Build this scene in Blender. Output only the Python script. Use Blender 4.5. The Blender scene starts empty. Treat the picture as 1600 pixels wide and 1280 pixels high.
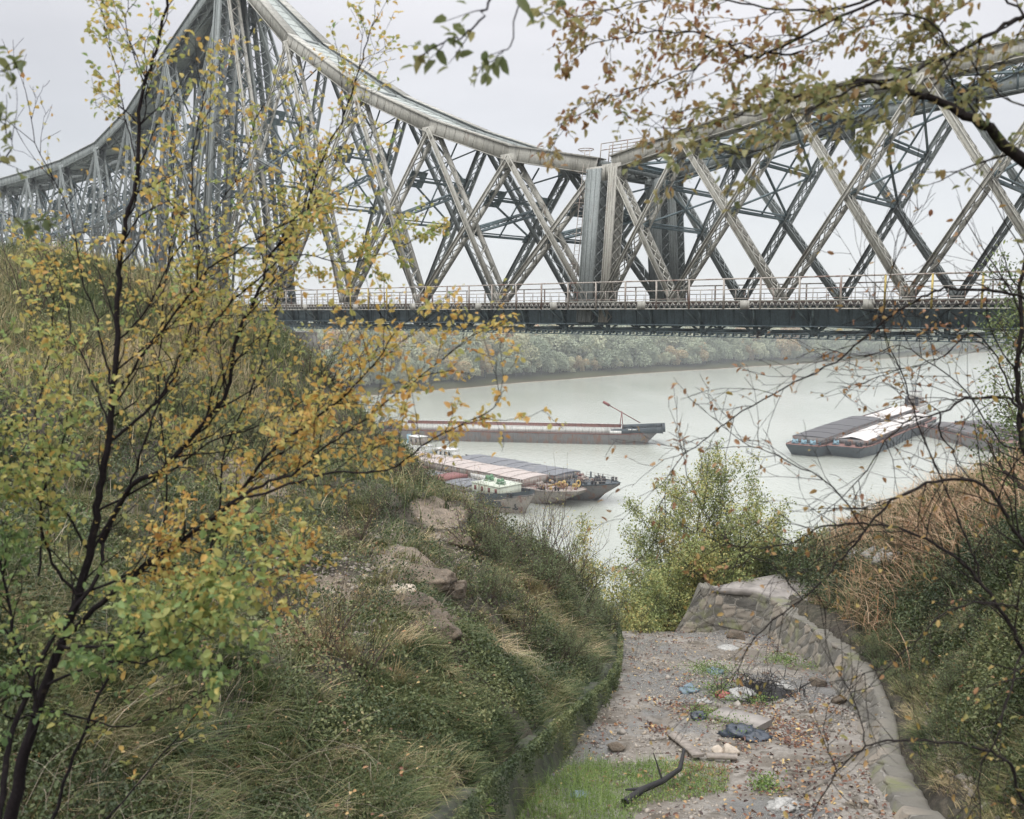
import bpy, math, random
import numpy as np
R = math.radians
rng = np.random.default_rng(7)
SC = bpy.context.scene
COL = SC.collection

# ------------------------------------------------------------------ camera, world, sun, exposure
FPX = 1400.0                                   # focal length in pixels of a 1600 wide frame
TILT = math.atan(153 / FPX)                    # camera looks slightly down
CT, ST = math.cos(TILT), math.sin(TILT)
cam = bpy.data.objects.new('camera', bpy.data.cameras.new('camera'))
COL.objects.link(cam); SC.camera = cam
cam.location = (0, 0, 0); cam.rotation_euler = (R(90) - TILT, 0, 0)
cam.data.sensor_width = 36; cam.data.lens = 36 * FPX / 1600
cam.data.clip_start = 0.1; cam.data.clip_end = 8000
cam.data.dof.use_dof = True; cam.data.dof.focus_distance = 45; cam.data.dof.aperture_fstop = 4.2

world = bpy.data.worlds.new('World'); SC.world = world; world.use_nodes = True
wn, wl = world.node_tree.nodes, world.node_tree.links
wn.clear()
SUN_EL, SUN_ROT = R(48), R(150)
sky = wn.new('ShaderNodeTexSky'); sky.sky_type = 'NISHITA'; sky.sun_disc = False
sky.sun_elevation = SUN_EL; sky.sun_rotation = SUN_ROT
bg1 = wn.new('ShaderNodeBackground'); bg1.inputs['Strength'].default_value = 0.012
wl.new(sky.outputs[0], bg1.inputs[0])
tc = wn.new('ShaderNodeTexCoord'); sep = wn.new('ShaderNodeSeparateXYZ'); wl.new(tc.outputs['Generated'], sep.inputs[0])
ramp = wn.new('ShaderNodeValToRGB'); wl.new(sep.outputs['Z'], ramp.inputs[0])
e = ramp.color_ramp.elements
e[0].position = 0.0; e[0].color = (0.355, 0.36, 0.37, 1)
e[1].position = 0.36; e[1].color = (0.475, 0.462, 0.468, 1)
x = ramp.color_ramp.elements.new(0.12); x.color = (0.37, 0.37, 0.378, 1)
x = ramp.color_ramp.elements.new(0.8); x.color = (0.66, 0.66, 0.68, 1)
mp = wn.new('ShaderNodeMapping'); mp.inputs['Scale'].default_value = (1.2, 1.2, 5.0); wl.new(tc.outputs['Generated'], mp.inputs[0])
nz = wn.new('ShaderNodeTexNoise'); nz.inputs['Scale'].default_value = 1.6; nz.inputs['Detail'].default_value = 4; wl.new(mp.outputs[0], nz.inputs['Vector'])
mr = wn.new('ShaderNodeMapRange'); mr.inputs['From Min'].default_value = 0.3; mr.inputs['From Max'].default_value = 0.7
mr.inputs['To Min'].default_value = 0.90; mr.inputs['To Max'].default_value = 1.09; wl.new(nz.outputs[0], mr.inputs['Value'])
zen = wn.new('ShaderNodeMapRange'); zen.inputs['From Min'].default_value = 0.36; zen.inputs['From Max'].default_value = 1.0   # an overcast sky is brightest overhead
zen.inputs['To Min'].default_value = 1.0; zen.inputs['To Max'].default_value = 2.9; wl.new(sep.outputs['Z'], zen.inputs['Value'])
mu = wn.new('ShaderNodeMath'); mu.operation = 'MULTIPLY'; wl.new(mr.outputs[0], mu.inputs[0]); wl.new(zen.outputs[0], mu.inputs[1])
bg2 = wn.new('ShaderNodeBackground'); wl.new(ramp.outputs[0], bg2.inputs[0]); mx_ = wn.new('ShaderNodeMapRange'); mx_.inputs['From Min'].default_value = -0.45; mx_.inputs['From Max'].default_value = -0.05; mx_.inputs['To Min'].default_value = 0.84; mx_.inputs['To Max'].default_value = 1.0   # thicker cloud to the west
wl.new(sep.outputs['X'], mx_.inputs['Value']); mv = wn.new('ShaderNodeMath'); mv.operation = 'MULTIPLY'; wl.new(mu.outputs[0], mv.inputs[0]); wl.new(mx_.outputs[0], mv.inputs[1]); wl.new(mv.outputs[0], bg2.inputs['Strength'])
add = wn.new('ShaderNodeAddShader'); wl.new(bg1.outputs[0], add.inputs[0]); wl.new(bg2.outputs[0], add.inputs[1])
wo = wn.new('ShaderNodeOutputWorld'); wl.new(add.outputs[0], wo.inputs[0])

sun = bpy.data.objects.new('sun', bpy.data.lights.new('sun', 'SUN')); COL.objects.link(sun)
sun.data.energy = 0.7; sun.data.angle = R(30); sun.data.color = (1.0, 0.97, 0.92)
sun.rotation_euler = (R(90) - SUN_EL, 0, R(-40))
SC.view_settings.view_transform = 'Standard'; SC.view_settings.look = 'None'
SC.view_settings.exposure = 0.88; SC.view_settings.gamma = 1.0
SC.render.engine = 'CYCLES'
SC.cycles.volume_bounces = 1; SC.cycles.max_bounces = 7; SC.cycles.diffuse_bounces = 4; SC.cycles.transmission_bounces = 4

# ------------------------------------------------------------------ helpers
def ray(px, py):
    yy = 640 - py
    return np.array([px - 800.0, FPX * CT + yy * ST, -FPX * ST + yy * CT])
def at(px, py, Y):                              # world point seen at a photo pixel, Y metres ahead
    r = ray(px, py); return r * (Y / r[1])
def onz(px, py, z):
    r = ray(px, py); return r * (z / r[2])
def unit(v):
    v = np.asarray(v, float); n = np.linalg.norm(v, axis=-1, keepdims=True); return v / np.maximum(n, 1e-9)

def hsh(ix, iy, seed):
    n = (ix.astype(np.int64) * 374761393 + iy.astype(np.int64) * 668265263 + seed * 974634777) & 0x7fffffff
    n = ((n ^ (n >> 13)) * 1274126177) & 0x7fffffff
    return ((n ^ (n >> 16)) & 0xffff) / 65535.0
def vnoise(x, y, seed=0):
    x = np.asarray(x, float); y = np.asarray(y, float)
    ix, iy = np.floor(x), np.floor(y); fx, fy = x - ix, y - iy
    fx = fx * fx * (3 - 2 * fx); fy = fy * fy * (3 - 2 * fy)
    a = hsh(ix, iy, seed); b = hsh(ix + 1, iy, seed); c = hsh(ix, iy + 1, seed); d = hsh(ix + 1, iy + 1, seed)
    return (a * (1 - fx) + b * fx) * (1 - fy) + (c * (1 - fx) + d * fx) * fy
def fbm(x, y, seed=0, oct=4):
    s = 0; a = 0.5; t = 0
    for k in range(oct):
        s = s + a * vnoise(x * 2 ** k, y * 2 ** k, seed + 17 * k); t += a; a *= 0.5
    return s / t

class MB:
    """collects geometry (numpy) and links it as ONE mesh object"""
    def __init__(s): s.V = []; s.F = []; s.M = []; s.T = []; s.n = 0
    def add(s, V, F, mat=0, tint=0.5):
        V = np.asarray(V, float).reshape(-1, 3); F = np.asarray(F, int)
        if len(V) == 0: return
        s.V.append(V); s.F.append(F + s.n); s.M.append(np.full(len(F), mat))
        s.T.append(np.broadcast_to(np.asarray(tint, float), (len(V),)).copy()); s.n += len(V)
    BOXF = np.array([[0, 1, 3, 2], [4, 6, 7, 5], [0, 4, 5, 1], [2, 3, 7, 6], [0, 2, 6, 4], [1, 5, 7, 3]])[:, ::-1]
    def bars(s, A, B, w, h, up=(0, 0, 1), mat=0, tint=0.5, w2=None, h2=None):
        A = np.atleast_2d(np.asarray(A, float)); B = np.atleast_2d(np.asarray(B, float))
        A, B = np.broadcast_arrays(A, B)
        d = unit(B - A); up = np.broadcast_to(np.asarray(up, float), d.shape)
        sd = np.cross(d, up); bad = np.linalg.norm(sd, axis=1) < 1e-4
        if bad.any(): sd[bad] = np.cross(d[bad], np.array([1.0, 0.3, 0]))
        sd = unit(sd); u2 = np.cross(sd, d)
        w2 = w if w2 is None else w2; h2 = h if h2 is None else h2
        w, h, w2, h2 = [np.reshape(np.broadcast_to(q, (len(A),)), (-1, 1)) for q in (w, h, w2, h2)]
        P = []
        for (c, ww, hh) in ((A, w, h), (B, w2, h2)):
            for i in (-1, 1):
                for j in (-1, 1): P.append(c + sd * ww * i / 2 + u2 * hh * j / 2)
        V = np.stack(P, 1).reshape(-1, 3)
        F = (MB.BOXF[None] + 8 * np.arange(len(A))[:, None, None]).reshape(-1, 4)
        s.add(V, F, mat, tint)
    def box(s, lo, hi, mat=0, tint=0.5):
        lo = np.array(lo, float); hi = np.array(hi, float)
        s.bars([(lo[0], (lo[1] + hi[1]) / 2, (lo[2] + hi[2]) / 2)], [(hi[0], (lo[1] + hi[1]) / 2, (lo[2] + hi[2]) / 2)], hi[1] - lo[1], hi[2] - lo[2], mat=mat, tint=tint)
    def tubes(s, A, B, ra, rb, k=5, mat=0, tint=0.5, caps=False):
        A = np.atleast_2d(np.asarray(A, float)); B = np.atleast_2d(np.asarray(B, float)); n = len(A)
        d = unit(B - A); ref = np.where(np.abs(d[:, 2:3]) > .9, np.array([[1.0, 0, 0]]), np.array([[0, 0, 1.0]]))
        a = unit(np.cross(d, ref)); b = np.cross(d, a)
        ra = np.reshape(np.broadcast_to(ra, (n,)), (-1, 1, 1)); rb = np.reshape(np.broadcast_to(rb, (n,)), (-1, 1, 1))
        t = np.arange(k) * 2 * math.pi / k
        ring = a[:, None] * np.cos(t)[None, :, None] + b[:, None] * np.sin(t)[None, :, None]
        V = np.concatenate([A[:, None] + ring * ra, B[:, None] + ring * rb], 1)
        i = np.arange(k); j = (i + 1) % k
        q = np.stack([i, j, j + k, i + k], 1)
        F = (q[None] + 2 * k * np.arange(n)[:, None, None]).reshape(-1, 4)
        tv = np.repeat(np.broadcast_to(tint, (n,)), 2 * k)
        s.add(V, F, mat, tv)
        if caps:
            for off in (0, k):
                for m in range(n): s.ngon(V[m, off:off + k] if off else V[m, off:off + k][::-1], mat)
    def ngon(s, P, mat=0, tint=.5):
        P = np.asarray(P, float); c = P.mean(0); k = len(P)
        V = np.vstack([P, c]); i = np.arange(k)
        s.add(V, np.stack([i, (i + 1) % k, np.full(k, k)], 1), mat, tint)
    def line(s, P, r, k=6, mat=0, tint=.5):           # tapered continuous tube along a polyline
        P = np.asarray(P, float); n = len(P); r = np.broadcast_to(r, (n,))
        d = np.gradient(P, axis=0); d = unit(d)
        ref = np.array([0, 0, 1.0]) if abs(d[:, 2]).mean() < .8 else np.array([1.0, 0, 0])
        a = unit(np.cross(d, ref)); b = np.cross(d, a)
        t = np.arange(k) * 2 * math.pi / k
        V = P[:, None] + (a[:, None] * np.cos(t)[None, :, None] + b[:, None] * np.sin(t)[None, :, None]) * r[:, None, None]
        F = []
        i = np.arange(k); j = (i + 1) % k
        for m in range(n - 1): F.append(np.stack([i + m * k, j + m * k, j + m * k + k, i + m * k + k], 1))
        s.add(V, np.vstack(F), mat, tint)
    def loft(s, S, mat=0, close=False, tint=.5):     # S: (n sections, m points, 3)
        S = np.asarray(S, float); n, m = S.shape[:2]; F = []
        for i in range(n - 1):
            for j in range(m if close else m - 1):
                j2 = (j + 1) % m; F.append([i * m + j, i * m + j2, (i + 1) * m + j2, (i + 1) * m + j])
        s.add(S.reshape(-1, 3), F, mat, tint)
    def lathe(s, c, prof, k=10, mat=0, axis=(0, 0, 1), tint=.5):
        axis = unit(np.array(axis, float)); ref = np.array([1.0, 0, 0]) if abs(axis[0]) < .9 else np.array([0, 1.0, 0])
        a = unit(np.cross(axis, ref)); b = np.cross(axis, a); t = np.arange(k) * 2 * math.pi / k; c = np.array(c, float)
        S = [c + axis * z + (a[None] * np.cos(t)[:, None] + b[None] * np.sin(t)[:, None]) * r for r, z in prof]
        s.loft(S, mat, True, tint)
    def leaves(s, P, D, N, L, W, mat=0, tint=.5, fold=.25, fine=True):
        """leaf blades: base P, direction D, face normal N"""
        n = len(P)
        if n == 0: return
        D = unit(D); Sd = unit(np.cross(D, N)); Nn = np.cross(Sd, D)
        L = np.reshape(np.broadcast_to(L, (n,)), (-1, 1)); W = np.reshape(np.broadcast_to(W, (n,)), (-1, 1))
        if fine:
            c = [P, P + D * L * .3 + Sd * W * .42 + Nn * W * fold, P + D * L * .72 + Sd * W * .34 + Nn * W * fold * .8 - Nn * L * .05, P + D * L - Nn * L * .14,
                 P + D * L * .72 - Sd * W * .34 + Nn * W * fold * .8 - Nn * L * .05, P + D * L * .3 - Sd * W * .42 + Nn * W * fold, P + D * L * .3, P + D * L * .72 - Nn * L * .05]
            V = np.stack(c, 1); q = np.array([[0, 1, 6, 0], [1, 2, 7, 6], [6, 7, 4, 5], [0, 6, 5, 0]])
            quads = (np.array([[1, 2, 7, 6], [6, 7, 4, 5]])[None] + 8 * np.arange(n)[:, None, None]).reshape(-1, 4)
            tris = (np.array([[0, 1, 6], [0, 6, 5], [2, 3, 7], [7, 3, 4]])[None] + 8 * np.arange(n)[:, None, None]).reshape(-1, 3)
            tv = np.repeat(np.broadcast_to(tint, (n,)), 8)
            k = s.n; s.add(V, quads, mat, tv); s.F.append(tris + k); s.M.append(np.full(len(tris), mat))
        else:
            V = np.stack([P, P + D * L * .5 + Sd * W * .5 + Nn * W * fold, P + D * L, P + D * L * .5 - Sd * W * .5 + Nn * W * fold], 1)
            F = (np.array([[0, 1, 2], [0, 2, 3]])[None] + 4 * np.arange(n)[:, None, None]).reshape(-1, 3)
            s.add(V, F, mat, np.repeat(np.broadcast_to(tint, (n,)), 4))
    def mesh(s, name, mats, smooth=False, origin=(0, 0, 0)):
        me = bpy.data.meshes.new(name)
        V = np.vstack(s.V) - np.array(origin, float)
        me.vertices.add(len(V)); me.vertices.foreach_set('co', V.astype(np.float32).ravel())
        lt = np.concatenate([np.full(len(f), f.shape[1]) for f in s.F]); idx = np.concatenate([f.ravel() for f in s.F])
        me.loops.add(len(idx)); me.loops.foreach_set('vertex_index', idx.astype(np.int32))
        me.polygons.add(len(lt)); ls = np.concatenate([[0], np.cumsum(lt)[:-1]])
        me.polygons.foreach_set('loop_start', ls.astype(np.int32)); me.polygons.foreach_set('loop_total', lt.astype(np.int32))
        me.polygons.foreach_set('material_index', np.concatenate(s.M).astype(np.int32))
        if smooth: me.polygons.foreach_set('use_smooth', np.ones(len(lt), bool))
        at_ = me.attributes.new('tint', 'FLOAT', 'POINT'); at_.data.foreach_set('value', np.concatenate(s.T).astype(np.float32))
        for m in (mats if isinstance(mats, (list, tuple)) else [mats]): me.materials.append(m)
        me.update(calc_edges=True); me.validate()
        return me
    def build(s, name, mats, parent=None, smooth=False, origin=(0, 0, 0)):
        o = bpy.data.objects.new(name, s.mesh(name, mats, smooth, origin)); COL.objects.link(o)
        if parent is not None: o.parent = parent
        else: o.location = origin
        return o

def tag(o, label=None, cat=None, group=None, kind=None):
    if label: o['label'] = label
    if cat: o['category'] = cat
    if group: o['group'] = group
    if kind: o['kind'] = kind
    return o
def empty(name, loc=(0, 0, 0), rz=0, label=None, cat=None, group=None):
    o = bpy.data.objects.new(name, None); COL.objects.link(o); o.location = loc; o.rotation_euler = (0, 0, rz)
    o.empty_display_size = 0.3
    return tag(o, label, cat, group)
def copy_tree(o, parent=None):
    c = o.copy(); COL.objects.link(c)
    if parent is not None: c.parent = parent
    for ch in list(o.children): copy_tree(ch, c)
    return c

# ------------------------------------------------------------------ materials
def new_mat(name):
    m = bpy.data.materials.new(name); m.use_nodes = True
    nt = m.node_tree; return m, nt.nodes, nt.links, nt.nodes['Principled BSDF']
def setramp(r, stops):
    el = r.color_ramp.elements
    while len(el) > 1: el.remove(el[-1])
    el[0].position = stops[0][0]; el[0].color = (*stops[0][1], 1)
    for p, c in stops[1:]:
        q = el.new(p); q.color = (*c, 1)
def noise(N, L, scale, detail=6, rough=.6, stretch=None, coord='Object'):
    t = N.new('ShaderNodeTexCoord'); n = N.new('ShaderNodeTexNoise')
    n.inputs['Scale'].default_value = scale; n.inputs['Detail'].default_value = detail; n.inputs['Roughness'].default_value = rough
    if stretch:
        m = N.new('ShaderNodeMapping'); m.inputs['Scale'].default_value = stretch; L.new(t.outputs[coord], m.inputs[0]); L.new(m.outputs[0], n.inputs['Vector'])
    else: L.new(t.outputs[coord], n.inputs['Vector'])
    return n.outputs[0]
def mixc(N, L, fac, a, b):
    m = N.new('ShaderNodeMix'); m.data_type = 'RGBA'
    if hasattr(fac, 'is_linked') or hasattr(fac, 'links'): L.new(fac, m.inputs['Factor'])
    else: m.inputs['Factor'].default_value = fac
    for k, v in (('A', a), ('B', b)):
        s = [i for i in m.inputs if i.name == k and i.type == 'RGBA'][0]
        if isinstance(v, tuple): s.default_value = (*v, 1)
        else: L.new(v, s)
    return [o for o in m.outputs if o.type == 'RGBA'][0]
def rampf(N, L, src, a, b, inv=False):
    m = N.new('ShaderNodeMapRange'); m.inputs['From Min'].default_value = a; m.inputs['From Max'].default_value = b
    if inv: m.inputs['To Min'].default_value = 1; m.inputs['To Max'].default_value = 0
    L.new(src, m.inputs['Value']); return m.outputs[0]
def bump(N, L, src, strength, dist, B):
    b = N.new('ShaderNodeBump'); b.inputs['Strength'].default_value = strength; b.inputs['Distance'].default_value = dist
    L.new(src, b.inputs['Height']); L.new(b.outputs[0], B.inputs['Normal']); return b

def steel(name, base, rust=(.16, .09, .06), amt=.62, rough=.65, streak=True, scale=1.3):
    m, N, L, B = new_mat(name)
    n1 = noise(N, L, scale, 8, .65, (1, 1, .35) if streak else None)
    n2 = noise(N, L, scale * 7, 5, .7)
    dark = tuple(c * .72 for c in base); lite = tuple(min(1, c * 1.18) for c in base)
    c1 = mixc(N, L, rampf(N, L, n2, .3, .7), dark, lite)
    n3 = noise(N, L, scale * 2.6, 6, .7, (1, 1, .12) if streak else None)
    c1 = mixc(N, L, rampf(N, L, n3, .5, .68), c1, tuple(c * .55 for c in base))
    c2 = mixc(N, L, rampf(N, L, n1, amt, amt + .12), c1, rust)
    L.new(c2, B.inputs['Base Color']); B.inputs['Roughness'].default_value = rough
    bump(N, L, n2, .3, .02, B)
    return m
def leafmat(name, stops, trans=.25, rough=.55):
    m, N, L, B = new_mat(name)
    a = N.new('ShaderNodeAttribute'); a.attribute_name = 'tint'
    r = N.new('ShaderNodeValToRGB'); L.new(a.outputs['Fac'], r.inputs[0]); setramp(r, stops)
    n = noise(N, L, 40, 3)
    dk = N.new('ShaderNodeHueSaturation'); L.new(r.outputs[0], dk.inputs['Color']); L.new(rampf(N, L, n, .2, .8), dk.inputs['Value'])
    mm = N.new('ShaderNodeMapRange'); mm.inputs['To Min'].default_value = .75; mm.inputs['To Max'].default_value = 1.2; L.new(n, mm.inputs['Value']); L.new(mm.outputs[0], dk.inputs['Value'])
    L.new(dk.outputs[0], B.inputs['Base Color']); B.inputs['Roughness'].default_value = rough
    B.inputs['Specular IOR Level'].default_value = .35
    tr = N.new('ShaderNodeBsdfTranslucent'); L.new(dk.outputs[0], tr.inputs[0])
    mx = N.new('ShaderNodeMixShader'); mx.inputs[0].default_value = trans
    L.new(B.outputs[0], mx.inputs[1]); L.new(tr.outputs[0], mx.inputs[2])
    L.new(mx.outputs[0], N['Material Output'].inputs['Surface'])
    return m
def plain(name, base, rough=.7, var=.2, scale=6, metallic=0):
    m, N, L, B = new_mat(name)
    n = noise(N, L, scale, 5)
    c = mixc(N, L, rampf(N, L, n, .3, .7), tuple(q * (1 - var) for q in base), tuple(min(1, q * (1 + var)) for q in base))
    L.new(c, B.inputs['Base Color']); B.inputs['Roughness'].default_value = rough; B.inputs['Metallic'].default_value = metallic
    return m
def barkmat(name, base, moss=(.10, .13, .04), amt=.62):
    m, N, L, B = new_mat(name)
    n = noise(N, L, 14, 6, .7); n2 = noise(N, L, 60, 4)
    c = mixc(N, L, rampf(N, L, n2, .3, .7), tuple(q * .6 for q in base), tuple(q * 1.4 for q in base))
    c = mixc(N, L, rampf(N, L, n, amt, amt + .08), c, moss)
    L.new(c, B.inputs['Base Color']); B.inputs['Roughness'].default_value = .95; B.inputs['Specular IOR Level'].default_value = .15
    bump(N, L, n2, .5, .01, B)
    return m

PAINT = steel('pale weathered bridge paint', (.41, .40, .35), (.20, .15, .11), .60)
PAINTD = steel('bridge paint shaded blue green', (.17, .225, .24), (.10, .085, .08), .62)  # same paint as PAINT, with shade on girders and bracing put into its colour
PAINTM = steel('bridge paint shaded grey green', (.25, .275, .265), (.14, .11, .09), .62)  # same paint again, shade on far truss and tower put into its colour
PLANK = steel('pale green cover plates', (.34, .37, .34), (.26, .24, .21), .66)
RUSTRAIL = steel('rusty railing paint', (.42, .38, .33), (.17, .085, .06), .50)
YELLOW = steel('yellow railing paint', (.55, .42, .12), (.3, .16, .08), .66)
DECKM = plain('dark sleepers', (.07, .065, .06))
# ------------------------------------------------------------------ bridge frame of reference
BP0 = ray(935, 472); BP0 = BP0 / BP0[1] * 63.0
bt = math.atan(1600 / FPX * CT)
BU = np.array([math.sin(bt), -math.cos(bt), 0]); BV = np.array([math.cos(bt), math.sin(bt), 0]); BZ = np.array([0, 0, 1.0])
BW, BAT = 9.3, 0.10
def near(s, h): return BP0 + BU * s + (BZ + BAT * BV) * h
def far(s, h): return BP0 + BU * s + BW * BV + (BZ - BAT * BV) * h
def mid(s, v, h): return BP0 + BU * s + BV * v + BZ * h
# ------------------------------------------------------------------ the bridge
bridge = empty('railway_bridge', tuple(mid(-50.6, BW / 2, -36)), 0,
    'grey steel lattice railway bridge crossing the river on a stone pier', 'bridge')
BO = tuple(bridge.location)
def bpart(mb, name, mats, parent=None, label=None):
    o = mb.build(name, mats, parent or bridge, origin=BO)
    if label: o['label'] = label
    return o
def laced(mb, A, B, v, a, t, style='z', mat=0, matl=None, fl=.14, pitch=None):
    """riveted member: two channels with lacing bars between them"""
    A = np.array(A, float); B = np.array(B, float); d = unit(B - A); L = np.linalg.norm(B - A)
    v = unit(v - d * np.dot(v, d)); n2 = np.cross(v, d)
    matl = mat if matl is None else matl
    for sg in (-1, 1):
        mb.bars([A + v * sg * t / 2], [B + v * sg * t / 2], .05, a, up=n2, mat=mat)
        for e in (-1, 1):
            o = v * sg * (t / 2 + fl / 2 + .026) + n2 * e * (a / 2 - .025)
            mb.bars([A + o], [B + o], fl, .045, up=n2, mat=mat)
    p = pitch or t * .95
    n = max(2, int(L / p)); k = np.linspace(.35 / L, 1 - .35 / L, n + 1)[:, None]
    for e in (-1, 1):
        Q = A + (B - A) * k + n2 * e * (a / 2 + .012)
        l = Q - v * (t / 2 - .03); r = Q + v * (t / 2 - .03)
        z0 = np.where((np.arange(n) % 2 == 0)[:, None], l[:-1], r[:-1]); z1 = np.where((np.arange(n) % 2 == 0)[:, None], r[1:], l[1:])
        mb.bars(z0, z1, .085, .02, up=n2, mat=matl)
        if style == 'x':
            z0 = np.where((np.arange(n) % 2 == 1)[:, None], l[:-1], r[:-1]); z1 = np.where((np.arange(n) % 2 == 1)[:, None], r[1:], l[1:])
            mb.bars(z0 + n2 * e * .022, z1 + n2 * e * .022, .085, .02, up=n2, mat=matl)
def rivets(mb, A, B, n2, off, step=.9):
    pass
RN = [(0.6, 9.5), (6.1, 10.5), (13.45, 11.6), (20.8, 12.2), (28.15, 12.7), (35.5, 12.9), (42.85, 12.7), (50.2, 12.2), (57.6, 11.6), (65, 10.5)]
LN = [(-.7, 9.4), (-9.0, 11.25), (-18.0, 14.5), (-27.9, 18.9), (-39.0, 25.6), (-51, 35.5)]
AN = [(-51, 35.5), (-62.9, 28.6), (-71.5, 23.2), (-80.0, 20.2), (-90.5, 19.1), (-102, 18.8), (-113, 18.7), (-124, 18.9), (-136, 20)]
SIDES = (('near', near, 1), ('far', far, -1))
def chord(name, nodes, pt, inw, dep, wid, mats, solid_top=True):
    mb = MB(); vv = BV
    P = [pt(*q) for q in nodes]
    for A, B in zip(P[:-1], P[1:]):
        d = unit(B - A); n2 = unit(np.cross(d, vv)); n2 = n2 * (1 if n2[2] > 0 else -1)
        A2, B2 = A - d * .02, B + d * .02
        for sg in (-1, 1):
            mb.bars([A2 + vv * sg * (wid / 2 - .08)], [B2 + vv * sg * (wid / 2 - .08)], .06, dep, up=n2, mat=0)
            for e in (-1, 1):
                o = vv * sg * (wid / 2 + .04) + n2 * e * (dep / 2 - .03); mb.bars([A2 + o], [B2 + o], .16, .06, up=n2, mat=0)
        o = n2 * (dep / 2 + .022)
        mb.bars([A2 + o], [B2 + o], wid + .25, .035, up=n2, mat=1)          # cover plate
        L = np.linalg.norm(B - A); n = int(L / 1.1); k = np.linspace(.05, .95, n + 1)[:, None]
        Q = A + (B - A) * k
        ev = (np.arange(n) % 2 == 0)[:, None]; l = Q - vv * (wid / 2 - .1); r = Q + vv * (wid / 2 - .1); o = -n2 * (dep / 2 - .02)
        mb.bars(np.where(ev, l[:-1], r[:-1]) + o, np.where(ev, r[1:], l[1:]) + o, .09, .02, up=n2, mat=0)   # lacing below
        ks = np.arange(.6, L - .4, 1.15)[:, None] / L                     # cover straps and splice plates
        Qs = A + (B - A) * ks + n2 * (dep / 2 + .047)
        mb.bars(Qs - vv * (wid / 2 + .1), Qs + vv * (wid / 2 + .1), .07, .014, up=n2, mat=0)
        for sg in (-1, 1):
            mb.bars(A + (B - A) * ks + vv * sg * (wid / 2 - .035) - n2 * (dep / 2 - .1), A + (B - A) * ks + vv * sg * (wid / 2 - .035) + n2 * (dep / 2 - .1), .03, .08, up=d, mat=0)
    for i, Q in enumerate(P):                                               # gusset plates at the nodes
        for sg in (-1, 1):
            c = Q + vv * sg * (wid / 2 - .03)
            mb.bars([c - BU * 0.8 - BZ * .55], [c + BU * 0.8 - BZ * .55], .035, 1.0, up=BZ, mat=0)
    return bpart(mb, name, mats)
for nm, pt, sg in SIDES:
    cm = [PAINT, PAINT] if nm == 'near' else [PAINTM, PAINT]  # far sides take the shaded copy, cover plates keep the lit tone
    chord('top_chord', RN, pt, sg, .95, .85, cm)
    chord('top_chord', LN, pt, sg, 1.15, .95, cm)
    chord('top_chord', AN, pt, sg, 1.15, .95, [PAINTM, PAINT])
    # diagonals
    for nodes, a, t, st in ((RN, .44, .95, 'x'), (LN, .36, 1.0, 'z'), (AN, .34, .9, 'z')):
        for (s0, h0), (s1, h1) in zip(nodes[:-1], nodes[1:]):
            for down in (0, 1):
                if nodes is AN and s0 < -100 and nm == 'far' and down: pass
                A, B = (pt(s0, .1), pt(s1, h1 - .3)) if down == 0 else (pt(s0, h0 - .3), pt(s1, .1))
                mb = MB(); off = 0
                tt = t if down == (1 if nodes is RN else 0) else t * .78
                aa = a * (1.15 if down == 0 else 1)
                if nodes is RN: aa, tt = (.24, 1.15) if down == 0 else (.34, .8)
                laced(mb, A, B, BV, aa, tt, st, fl=.12)
                # stiffening plates at the foot and at the crossing
                d = unit(B - A); n2 = np.cross(BV, d)
                for fr in (.02, .97):
                    Q = A + (B - A) * fr
                    for e in (-1, 1):
                        mb.bars([Q - d * .45 + BV * e * (tt / 2 + .04)], [Q + d * .45 + BV * e * (tt / 2 + .04)], .03, aa * 1.15, up=n2)
                mt = (PAINT if nodes is not AN else PAINTM) if nm == 'near' else PAINTM  # near members in the lit tone, others in the shaded copy
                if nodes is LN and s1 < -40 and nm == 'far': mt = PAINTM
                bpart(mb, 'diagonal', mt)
    # end posts where the cantilever meets the suspended span
    for s0, wd, tt in ((-.75, 1.25, 1.1), (.85, .7, 1.0)):
        mb = MB(); A, B = pt(s0, -1.4), pt(s0, 9.2)
        for e in (-1, 1):
            mb.bars([A + BV * e * tt / 2], [B + BV * e * tt / 2], .06, wd, up=BU)
            for q in (-.5, -.17, .17, .5):
                mb.bars([A + BV * e * (tt / 2 + .06) + BU * q * (wd - .09)], [B + BV * e * (tt / 2 + .06) + BU * q * (wd - .09)], .07, .05, up=BU)
        n = 14; k = np.linspace(0, 1, n + 1)[:, None]; Q = A + (B - A) * k
        for e in (-1, 1):
            for par in (0, 1):
                ev = (np.arange(n) % 2 == par)[:, None]
                o = BU * e * (wd / 2 - .02 - par * .02)
                mb.bars(np.where(ev, Q[:-1] - BV * tt / 2, Q[:-1] + BV * tt / 2) + o, np.where(ev, Q[1:] + BV * tt / 2, Q[1:] - BV * tt / 2) + o, .02, .1, up=BU)
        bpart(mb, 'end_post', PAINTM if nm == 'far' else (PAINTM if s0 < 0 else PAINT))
    # tower column over the pier
    mb = MB(); A, B = pt(-51, -1.5), pt(-51, 35.6)
    laced(mb, A, B, BV, 1.15, 2.0, 'x', fl=.22, pitch=1.25)
    for q in (-.2, .2):
        for e in (-1, 1): mb.bars([A + BV * e * 1.06 + BU * q], [B + BV * e * 1.06 + BU * q], .1, .08, up=BU)
    mb.bars([A + BU * .1], [B + BU * .1], .06, .9, up=BU)
    bpart(mb, 'tower_column', PAINTM)
# raking legs either side of the tower column
for nm, pt, sg in SIDES:
    for s1 in ((-55.2,) if nm == 'near' else ()):
        mb = MB(); laced(mb, pt(s1, -.5), pt(-51 + (0.7 if s1 > -51 else -.7), 33), BV, .8, 1.3, 'x', pitch=1.1); bpart(mb, 'tower_leg', PAINTM)
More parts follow.
